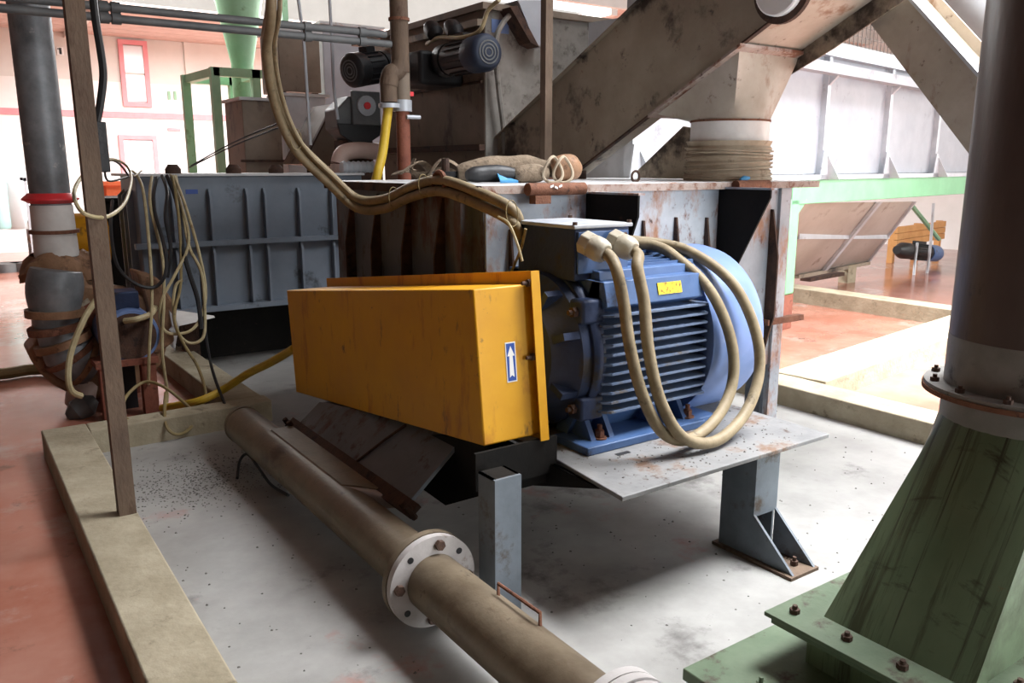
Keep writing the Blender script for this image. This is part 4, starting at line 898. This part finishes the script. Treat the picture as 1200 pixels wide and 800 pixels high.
G().cyl((vp.x+.02, YP+.02, 1.2), (vp.x+.02, YP+.02, z3), .05, n=14).build('lower_run', 'red_rust', t)
G().cyl((vp.x-.0, YP, zc1+.1), (vp.x, YP, zc1+.12), rp+.01, n=16).build('collar', 'rust', t)
hb = at(482, 110, 'y', YP); G().box(vp.x+.06, hb.x+.02, YP, YP+.03, hb.z-.015, hb.z+.015).build('valve_handle', 'red_button', t)
G().cyl((vp.x+.02, YP-.04, z3-.04), (vp.x+.13, YP-.04, z3-.04), .015, n=8).build('clamp_bolt', 'galvanised', t)
s_ = crom([V(e2.x-.005, YP, z3+.03), at(452, 150, 'y', YP-.02), at(448, 180, 'y', YP-.05), at(442, 205, 'y', YP-.08), at(436, 230, 'y', YP-.05)])
tag(G().tube(s_, .034, 12).build('yellow_hose', 'hose_yellow', loc=s_[-1]), 'yellow hose hanging from the valve of the rusty pipe', 'hose')
# far hanging wires
for i, (pp, lb_) in enumerate(((((349, -5), (356, 50), (360, 110), (364, 170)), 'thin pale cable hanging left of the control box'), (((386, -5), (389, 50), (391, 100), (396, 140)), 'thin grey cable hanging down to the control box'))):
    s_ = crom([at(px, py, 'y', 7.2) for px, py in pp]); tag(G().tube(s_, .014, 6).build('hanging_cable', 'galvanised', loc=s_[-1]), lb_, 'cable')
for i, dy in enumerate((0, 5)):
    s_ = crom([at(222+2*i, 196-dy*.4, 'y', 7.4), at(275, 170-dy*.8, 'y', 6.6), at(330, 144-dy+4, 'y', 5.9)], 4)
    tag(G().tube(s_, .006, 5).build('guy_wire', 'cable_black', loc=s_[0]), ['lower', 'upper'][i]+' of two thin dark wires sloping up to the hanging cables', 'wire')
# control gearbox with red button
YC = 7.2
c_ = at(421, 140, 'y', YC)
t = thing('control_box', 'dark eight-sided gearbox with a red button left of the yellow hose', 'gearbox', (c_.x, YC, 1.6))
R_ = at(448, 140, 'y', YC).x-c_.x
pol = [V(c_.x+cos(a)*R_*1.0, YC, c_.z+sin(a)*R_*.95) for a in [radians(22.5+45*k) for k in range(8)]]
G().prism(pol, (0, .3, 0)).build('casing', 'gear_grey', t, bevel=.015)
lo_ = [p for p in pol if p.z < c_.z]
G().prism([V(c_.x-R_*.97, YC-.02, c_.z-.04), V(c_.x+R_*.97, YC-.02, c_.z-.04), V(c_.x+R_*.85, YC-.02, c_.z-R_*.6), V(c_.x+R_*.35, YC-.02, c_.z-R_*.9), V(c_.x-R_*.35, YC-.02, c_.z-R_*.9), V(c_.x-R_*.85, YC-.02, c_.z-R_*.6)], (0, .03, 0)).build('lower_case', 'black_motor', t, bevel=.008)
cu = c_+V(.05, -.02, .12)
G().box(cu.x-.13, cu.x+.15, YC-.04, YC, cu.z-.17, cu.z+.13).build('front_plate', 'gear_grey', t, bevel=.01)
G().cyl((cu.x, YC-.07, cu.z), (cu.x, YC-.04, cu.z), .09, n=24).build('dial', 'galvanised', t)
G().cyl((cu.x, YC-.085, cu.z), (cu.x, YC-.07, cu.z), .032, n=16).build('button', 'red_button', t)
G().box(c_.x-.15, c_.x+.15, YC+.05, YC+.25, .6, c_.z-R_*.8).build('pedestal', 'rust_dark', t)
bz = at(420, 178, 'y', YC-.05)
t = thing('pink_elbow', 'dusty pink pipe elbow below the dark gearbox', 'pipe', (bz.x, YC-.15, 1.0))
G().tube(crom([at(397, 192, 'y', YC-.1), at(402, 180, 'y', YC-.1), at(420, 176, 'y', YC-.1), at(446, 178, 'y', YC-.1)], 6), .075, 14).build('elbow', 'pink_pipe', t)
G().cyl((at(397, 192, 'y', YC-.1).x, YC-.1, .9), tuple(at(397, 192, 'y', YC-.1)), .075, n=14).build('riser', 'pink_pipe', t)
t_ = at(400, 194, 'y', YC-.3); u_ = at(445, 194, 'y', YC-.3)
fd = thing('foil_duct', 'crumpled silver foil duct lying below the pink elbow', 'duct', (t_.x, YC-.3, gzt+.02))
G().rev(t_-V(0, 0, .02), u_-V(0, 0, .02), [(.05+.012*(k % 2), k/16) for k in range(17)], 16).build('duct_run', 'galvanised', fd)
G().box(t_.x, u_.x, YC-.34, YC-.26, 1.4, t_.z-.06).build('cradle', 'rust_dark', fd)

# boxes behind the grey tank
def cabinet(px0, py0, px1, py1, Y, depth, m, label, name, extra=None):
    a, b = at(px0, py0, 'y', Y), at(px1, py1, 'y', Y)
    t = thing(name, label, 'cabinet' if 'cabinet' in name else 'machine', ((a.x+b.x)/2, Y, 0))
    G().box(a.x, b.x, Y, Y+depth, max(b.z, 0), a.z).build('casing', m, t, bevel=.008)
    G().box(a.x-.03, b.x+.03, Y-.03, Y+depth, a.z, a.z+.03).build('lid', 'lid_paint', t)
    if b.z > .3: 
        for x in (a.x+.02, b.x-.08): G().box(x, x+.06, Y+.05, Y+.11, 0, b.z).build('leg', 'rust_dark', t)
    return t, a, b
t, a, b = cabinet(283, 117, 333, 204, 8.6, .6, 'brown_machine', 'brown steel cabinet behind the grey ribbed tank', 'steel_cabinet')
G().box(a.x-.05, b.x+.05, 8.55, 8.6, at(300, 190, 'y', 8.6).z, at(300, 187, 'y', 8.6).z).build('rail', 'rust_dark', t)
t, a, b = cabinet(334, 112, 386, 204, 8.75, .5, 'galvanised', 'pale galvanised cabinet right of the brown steel cabinet', 'steel_cabinet')
t, a, b = cabinet(325, 36, 377, 109, 9.2, .6, 'brown_machine', 'dark brown duct box above the pale cabinet', 'box_duct')
t, a, b = cabinet(377, 28, 452, 190, 10.0, .5, 'panel_white', 'pale tall cabinet behind the black gear motor', 'tall_cabinet')
# slanted brown chute
q = [at(352, 192, 'y', 7.8), at(388, 122, 'y', 7.8), at(402, 150, 'y', 7.8), at(402, 196, 'y', 7.8)]
t = thing('brown_chute', 'slanted brown sheet chute left of the dark gearbox', 'chute', (q[0].x, 7.8, 1.5))
G().prism(q, (0, .5, 0)).build('side_sheet', 'brown_machine', t)
G().obox(q[0], q[1]-q[0], V(0, -.05, 0), V(.03, 0, .02)).build('edge_angle', 'rust_dark', t)
G().box(q[3].x-.3, q[3].x-.2, 7.9, 8.0, 0, q[3].z+.1).build('leg', 'rust_dark', t)
# green frame stand and cyclone
YS = 10.5
t = thing('frame_stand', 'pale green angle frame stand left of the green cyclone', 'stand', (at(255, 200, 'y', YS).x, YS, 0))
zt3 = at(255, 79, 'y', YS).z
for px, y in ((255, YS), (302, YS), (221, YS+1.1), (275, YS+1.1)):
    x = at(px, 140, 'y', y).x; G().box(x-.05, x+.05, y-.05, y+.05, 0, zt3).build('leg', 'dull_green', t)
xa_, xb_ = at(255, 100, 'y', YS).x, at(302, 100, 'y', YS).x; xc_, xd_ = at(221, 100, 'y', YS+1.1).x, at(275, 100, 'y', YS+1.1).x
G().box(xa_-.05, xb_+.05, YS-.05, YS+.05, zt3-.1, zt3).build('top_rail', 'dull_green', t)
G().box(xc_-.05, xd_+.05, YS+1.05, YS+1.15, zt3-.1, zt3).build('top_rail', 'dull_green', t)
for xs_, xe_ in ((xa_, xc_), (xb_, xd_)): G().prism([(xs_-.05, YS+.05, zt3-.1), (xs_+.05, YS+.05, zt3-.1), (xe_+.05, YS+1.05, zt3-.1), (xe_-.05, YS+1.05, zt3-.1)], (0, 0, .1)).build('top_rail', 'dull_green', t)
YY = 11.2
cc = at(283, 60, 'y', YY); rT = at(306, 0, 'y', YY).x-at(283, 0, 'y', YY).x; rL = rT*.55
t = thing('cyclone', 'green cyclone funnel hanging at the top left', 'cyclone', (cc.x, YY, 0))
z0_, z1_ = at(283, 75, 'y', YY).z, at(283, -10, 'y', YY).z
G().rev((cc.x, YY, z0_-1.3), (cc.x, YY, 4.4), [(rL, 0), (rL, 1.3/(4.4-z0_+1.3)), (rT*1.25, .8), (rT*1.3, 1)], 32).build('cone', 'dull_green', t)
G().cyl((cc.x, YY, 0), (cc.x, YY, z0_-1.2), rL*.8, n=24).build('outlet', 'dull_green', t)
G().box(at(331, 20, 'y', YY).x, at(338, 20, 'y', YY).x, YY, YY+.08, 0, 4.4).build('support_column', 'dull_green', t)
# far left tanks, sacks and bin
YT = 15.5
for i, (px, r_, m_, lb_) in enumerate(((-4, .23, 'cyan_tank', 'turquoise tank at the far left edge near back wall'), (19, .2, 'white_tank', 'white upright tank beside the sack crate at back'))):
    x = at(px, 240, 'y', YT).x; zt4 = at(px, 210, 'y', YT).z; zb4 = at(px, 268, 'y', YT).z
    t = thing('storage_tank', lb_, 'tank', (x, YT, 0))
    G().rev((x, YT, max(zb4, .12)), (x, YT, zt4), [(r_*.9, 0), (r_, .06), (r_, .85), (r_*.8, .95), (r_*.3, 1)], 28).build('vessel', m_, t)
    G().cyl((x, YT, 0), (x, YT, .14), r_*.95, n=20).build('base', 'gear_grey', t)
x0_, x1_ = at(29, 240, 'y', YT).x, at(60, 240, 'y', YT).x; zt4 = at(40, 208, 'y', YT).z
t = thing('sack_crate', 'wire crate full of brown sacks by the back wall', 'crate', ((x0_+x1_)/2, YT, 0))
for x in (x0_, x1_-.04):
    for y in (YT-.3, YT+.3): G().box(x, x+.04, y, y+.04, 0, zt4).build('crate_post', 'galvanised', t)
for z in (.12, zt4-.05):
    for y in (YT-.3, YT+.3): G().box(x0_, x1_, y, y+.03, z, z+.05).build('crate_rail', 'galvanised', t)
for k in range(12):
    x = x0_+.08+(k % 2)*.24+random.uniform(-.02, .05); z = .17+(k//2)*.14
    G().rev((x-.02, YT-.2, z+.06), (x+.05, YT+.25, z+.07), [(.04, 0), (.085, .15), (.09, .5), (.08, .85), (.03, 1)], 10).build('sack', 'sacks', t)
p0, p1 = at(121, 213, 'y', 12.5), at(162, 235, 'y', 12.5)
t = thing('orange_bin', 'orange bin behind the left end of the grey ribbed tank', 'bin', ((p0.x+p1.x)/2, 12.5, 0))
G().box(p0.x, p1.x, 12.5, 13.1, p1.z, p0.z).build('tub', 'orange', t, bevel=.03)
G().box(p0.x-.02, p1.x+.02, 12.48, 13.12, p0.z-.05, p0.z).build('rim', 'orange', t)
G().box(p0.x+.05, p1.x-.05, 12.55, 13.05, 0, p1.z).build('stand', 'black_motor', t)

# ================================================================== HANGING COIL OF CABLES
def strand(pts, r, m, label, name='loose_cable'):
    s_ = crom([at(px, py, 'y', y) for px, py, y in pts], 7)
    return tag(G().tube(s_, r, 7).build(name, m, loc=s_[0]), label, 'cable', 'loose cables hanging on the ribbed tank')
strand([(160, 205, 6.5), (168, 225, 6.3), (175, 290, 5.9), (178, 350, 5.8), (175, 405, 5.75), (174, 450, 5.78)], .011, 'cable_cream', 'leftmost cream cable hanging straight down in front of blower')
strand([(178, 207, 6.55), (176, 240, 6.2), (190, 300, 5.95), (192, 350, 5.85), (190, 410, 5.8), (196, 460, 5.8), (193, 482, 5.7)], .011, 'cable_cream', 'cream cable hanging beside the black plug lead')
strand([(132, 235, 6.6), (130, 270, 6.2), (138, 312, 5.9), (160, 333, 5.8), (182, 336, 5.8), (194, 320, 5.8), (193, 290, 5.9), (180, 240, 6.2), (184, 208, 6.55)], .012, 'cable_black', 'black cable sagging in a low loop behind rusty post')
strand([(190, 206, 6.55), (196, 225, 6.3), (194, 255, 6.1), (200, 290, 6.0), (196, 325, 5.95)], .013, 'cable_black', 'black lead ending in a plug above the blower motor')
strand([(200, 205, 6.55), (214, 245, 6.2), (221, 285, 6.0), (205, 322, 5.9), (190, 350, 5.85), (188, 375, 5.85), (197, 390, 5.8), (222, 388, 5.8), (236, 370, 5.85), (241, 340, 5.9), (233, 295, 6.0), (217, 240, 6.2), (204, 206, 6.55)], .011, 'cable_cream', 'cream cable hanging in a wide closed loop at the coil')
strand([(206, 206, 6.55), (215, 255, 6.15), (222, 290, 6.0), (236, 320, 5.9), (240, 365, 5.85), (238, 395, 5.8), (222, 402, 5.8), (208, 388, 5.8), (203, 360, 5.85), (206, 335, 5.9), (214, 328, 5.9)], .011, 'cable_cream', 'cream cable with a free short end in the coil')
strand([(196, 206, 6.5), (208, 240, 6.25), (214, 290, 6.0), (222, 320, 5.9), (232, 352, 5.85), (236, 385, 5.8)], .016, 'cable_black', 'thick dark cable hanging through the middle of the coil')
strand([(202, 206, 6.5), (210, 260, 6.1), (212, 330, 5.9), (204, 370, 5.8), (214, 400, 5.75), (232, 430, 5.65), (241, 462, 5.5), (232, 480, 5.3), (205, 492, 5.24), (170, 498, 5.22), (146, 488, 5.3), (147, 466, 5.5), (168, 448, 5.6), (190, 452, 5.5), (214, 470, 5.4), (226, 484, 5.28), (224, 500, 5.16), (210, 509, 5.12), (198, 504, 5.12), (193, 488, 5.2), (194, 460, 5.45)], .0105, 'hose_tan', 'long tan cable trailing in loose loops over rear kerb')
strand([(235, 310, 6.0), (240, 380, 5.9), (248, 430, 5.6), (262, 470, 5.3), (274, 498, 5.08)], .010, 'cable_black', 'thin black cable dropping past the rear kerb end')
s_ = crom([at(px, py, 'y', y) for px, py, y in ((112, 197, 4.6), (96, 207, 4.2), (87, 225, 3.9), (93, 245, 3.68), (110, 254, 3.68), (130, 252, 3.9), (147, 236, 4.6), (154, 212, 5.4), (153, 200, 6.0), (160, 204, 6.5))])
tag(G().tube(s_, .0085, 7).build('loose_cable', 'cable_cream', loc=s_[0]), 'cream cable looped around the tall rusty post', 'cable', 'loose cables hanging on the ribbed tank')
s_ = crom([at(px, py, 'y', y) for px, py, y in ((118, 188, 3.9), (135, 187, 4.6), (148, 194, 5.4), (156, 206, 6.2), (166, 200, 6.6))])
tag(G().tube(s_, .007, 6).build('loose_cable', 'hose_tan', loc=s_[0]), 'thin wire from the rusty post to the ribbed tank top', 'cable', 'loose cables hanging on the ribbed tank')
strand([(150, 207, 6.3), (128, 212, 5.6), (123, 200, 5.2), (128, 188, 4.9), (140, 192, 5.4), (150, 205, 6.2)], .007, 'cable_black', 'small dark wire ring near the top of the rusty post')
# black vertical cable beside the post, top left
s_ = crom([at(px, py, 'y', 3.95) for px, py in ((104, -60), (111, 15), (118, 60), (121, 90), (117, 125), (113, 150), (116, 185))])
tag(G().tube(s_, .016, 8).build('riser_cable', 'cable_black', loc=s_[-1]), 'black cable bowing out beside the top of the rusty post', 'cable')
# hoses near the blower
s_ = crom([at(345, 408, 'y', 4.62), at(318, 424, 'y', 4.9), at(290, 438, 'y', 5.2), at(262, 456, 'y', 5.42), at(232, 470, 'z', .16), at(190, 478, 'y', 5.7)])
s_[-1].z = max(s_[-1].z, .05)
tag(G().tube([V(p.x, p.y, max(p.z, .05)) for p in s_], .026, 10).build('drain_hose', 'hose_yellow', loc=s_[0]), 'yellow hose running from the guard end over the rear kerb', 'hose')
s_ = crom([at(-60, 440, 'z', .05), at(0, 438, 'z', .05), at(35, 433, 'z', .05), at(72, 432, 'z', .06), at(95, 440, 'z', .08)])
tag(G().tube(s_, .045, 10).build('floor_hose', 'hose_tan', loc=s_[0]), 'thick tan hose lying on the red floor at left edge', 'hose')
s_ = crom([at(112, 352, 'y', 5.95), at(98, 375, 'y', 5.8), at(84, 410, 'y', 5.75), at(80, 440, 'y', 5.7), at(84, 458, 'y', 5.7), at(96, 464, 'y', 5.72)])
tag(G().tube(s_, .02, 8).build('blower_lead', 'cable_cream', loc=s_[-1]), 'cream lead curving down the left of the blower', 'cable')
s_ = crom([at(146, 376, 'y', 5.8), at(160, 374, 'y', 5.75), at(176, 368, 'y', 5.8), at(182, 360, 'y', 5.9)])
tag(G().tube(s_, .02, 8).build('blower_lead', 'cable_cream', loc=s_[0]), 'short white lead across the top of the blower motor', 'cable')
c_ = at(97, 462, 'z', .09); tag(G().rev(c_-V(.1, 0, .07), c_+V(.08, 0, .07), [(.03, 0), (.09, .3), (.1, .6), (.04, 1)], 14).build('rag_bundle', 'pink_pipe', loc=c_-V(0, 0, .08)), 'pinkish rag bundle on the floor beside the blower', 'rag')
c_ = at(96, 478, 'z', .06); tag(G().rev(c_-V(.09, 0, .05), c_+V(.09, 0, .05), [(.03, 0), (.08, .3), (.08, .7), (.03, 1)], 12).build('rag_bundle', 'gear_grey', loc=c_-V(0, 0, .06)), 'dark grey rag bundle in front of the pinkish one', 'rag')
# black cable on the bay floor
s_ = crom([at(278, 560, 'z', .02), at(281, 540, 'z', .05), at(290, 532, 'z', .09), at(303, 548, 'z', .06), at(318, 568, 'z', .02), at(338, 580, 'z', .016)])
tag(G().tube([V(p.x, p.y, max(p.z, .014)) for p in s_], .008, 7).build('floor_cable', 'cable_black', loc=s_[0]), 'short black cable curling on the bay floor beside the steel pipe', 'cable')

# ================================================================== THINGS ON THE HOUSING TOP
ZT = TZ1+.018
def ontop(px, y): p = at(px, 200, 'y', y); return V(p.x, y, ZT)
# canvas roll
def roll(pts, rad, m, label, name, cat='canvas roll', squash=.7):
    s_ = crom(pts, 6); n = len(s_); g = G()
    g.tube(s_, [rad*(.55+.45*min(1, 4*min(k, n-1-k)/n))*(1+.05*sin(k*1.1)) for k in range(n)], 12)
    o = g.build(name, m, loc=s_[0]); return tag(o, label, cat)
yj = 3.75
roll([ontop(536, yj+.2)+V(0, 0, .05), ontop(570, yj+.15)+V(0, 0, .07), ontop(610, yj+.1)+V(0, 0, .08), ontop(648, yj)+V(0, 0, .07)], .07, 'canvas', 'long beige canvas roll lying on the housing top', 'canvas_roll')
roll([ontop(602, yj-.1)+V(0, 0, .04), ontop(620, yj-.12)+V(0, 0, .05), ontop(642, yj-.15)+V(0, 0, .05)], .05, 'canvas', 'short beige canvas roll in front of the long one', 'canvas_roll')
roll([ontop(648, yj-.05)+V(0, 0, .06), ontop(662, yj-.08)+V(0, 0, .08), ontop(678, yj-.1)+V(0, 0, .06)], .075, 'brown_tarp', 'brown bundled tarp at right end of the canvas roll', 'tarp_bundle', 'tarp')
for i, px in enumerate((648, 660)):
    c_ = ontop(px, yj-.2)+V(0, 0, .07)
    tag(G().tube([c_+V(cos(a)*.06, .02*sin(2*a), sin(a)*.068) for a in [2*pi*k/24 for k in range(24)]], .008, 7, closed=True).build('wire_hoop', 'beige_sleeve', loc=c_), ['left', 'right']
        [i]+' one of two pale wire hoops by the tarp bundle', 'hoop')
strap = [([(502, 4.4, .02), (516, 4.4, .11), (530, 4.35, .10), (548, 4.3, .03), (566, 4.2, .0)], 'pale flat strap arching over the junk on housing top'),
         ([(462, 4.7, .03), (478, 4.6, .05), (498, 4.5, .03), (520, 4.45, .015)], 'wide beige strap lying flat at the left of housing top'),
         ([(486, 4.5, .12), (482, 4.5, .05), (494, 4.45, .02), (520, 4.4, .05), (540, 4.35, .015)], 'crumpled beige strap below the arching strap'),
         ([(470, 4.5, .035), (492, 4.5, .10), (508, 4.55, .03)], 'short folded strap beside the rusty pipe')]
for pts, lb_ in strap:
    s_ = crom([ontop(px, y)+V(0, 0, z+.012) for px, y, z in pts], 6)
    tag(G().tube(s_, (.035, .008), 8, flat=(.3, 1, 0)).build('strap', 'canvas', loc=s_[0]), lb_, 'strap')
c_ = ontop(522, 4.0)
t = thing('black_pot', 'small black rubber pot among straps on the housing top', 'pot', tuple(c_))
G().rev(c_, c_+V(0, 0, .06), [(.05, 0), (.07, .6), (.075, 1)], 16).build('cup', 'cable_black', t); G().cyl(c_+V(0, 0, .06), c_+V(0, 0, .13), .022, n=10).build('spout', 'rust_dark', t)
c_ = ontop(575, yj); t = roll([c_+V(-.18, -.05, .04), c_+V(-.05, -.06, .05), c_+V(.12, -.1, .045)], .045, 'black_motor', 'dark rubber hose piece under the canvas roll', 'hose_piece', 'hose')
c_ = ontop(592, 3.6)
tag(G().prism([c_+V(-.03, 0, .002), c_+V(.07, -.02, .002), c_+V(.05, .06, .02), c_+V(-.02, .05, .05)], (0, 0, .012)).build('blue_rag', 'blue_rag', loc=c_), 'bright blue rag scrap under the canvas roll', 'rag')
c_ = ontop(745, 3.6); tag(G().tube([c_+V(cos(a)*.03, 0, .03+sin(a)*.03) for a in [2*pi*k/18 for k in range(18)]], .008, 6, closed=True).build('shackle', 'rust_dark', loc=c_), 'small dark ring lying on top of the housing', 'ring')
c_ = ontop(872, 3.28); tag(G().rev(c_+V(-.03, 0, .012), c_+V(.05, 0, .02), [(.008, 0), (.02, .4), (.008, 1)], 10).build('blue_knot', 'blue_rag', loc=c_), 'tiny blue cord knot at foot of the taped sleeve', 'cord')

# ================================================================== GRIT on floor and platform
def grit(name, m, n, fn, label, cat, size):
    g = G()
    for k in range(n):
        x, y, z = fn(); s = size*random.uniform(.4, 1.3); a = random.uniform(0, pi); c, d = cos(a)*s, sin(a)*s
        g.add([(x+c, y+d, z), (x-d, y+c, z), (x-c, y-d, z), (x+d, y-c, z), (x+random.uniform(-s, s)*.3, y, z+s*random.uniform(.5, 1.1))], [(0, 1, 4), (1, 2, 4), (2, 3, 4), (3, 0, 4), (3, 2, 1, 0)])
    o = g.build(name, m, smooth=False, kind='stuff'); o['label'] = label; o['category'] = cat; return o
def fn1():
    if random.random() < .6:
        u_ = random.gauss(0, 1); p = at(230+u_*52, 565-u_*9+random.gauss(0, 17), 'z', .006)
        return max(.62, p.x), p.y, .006
    return random.uniform(.62, 4.6), random.uniform(.6, 5.0), .006
grit('floor_grit', 'dark_grit', 1900, fn1, 'dark grit scattered over the grey bay floor', 'grit', .0055)
grit('platform_grit', 'dark_grit', 260, lambda: (random.uniform(1.98, 3.05), random.uniform(2.06, 2.6), .5), 'dark grit scattered on the motor platform', 'grit', .005)

for o in bpy.data.objects:
    if '_o' in o: del o['_o']
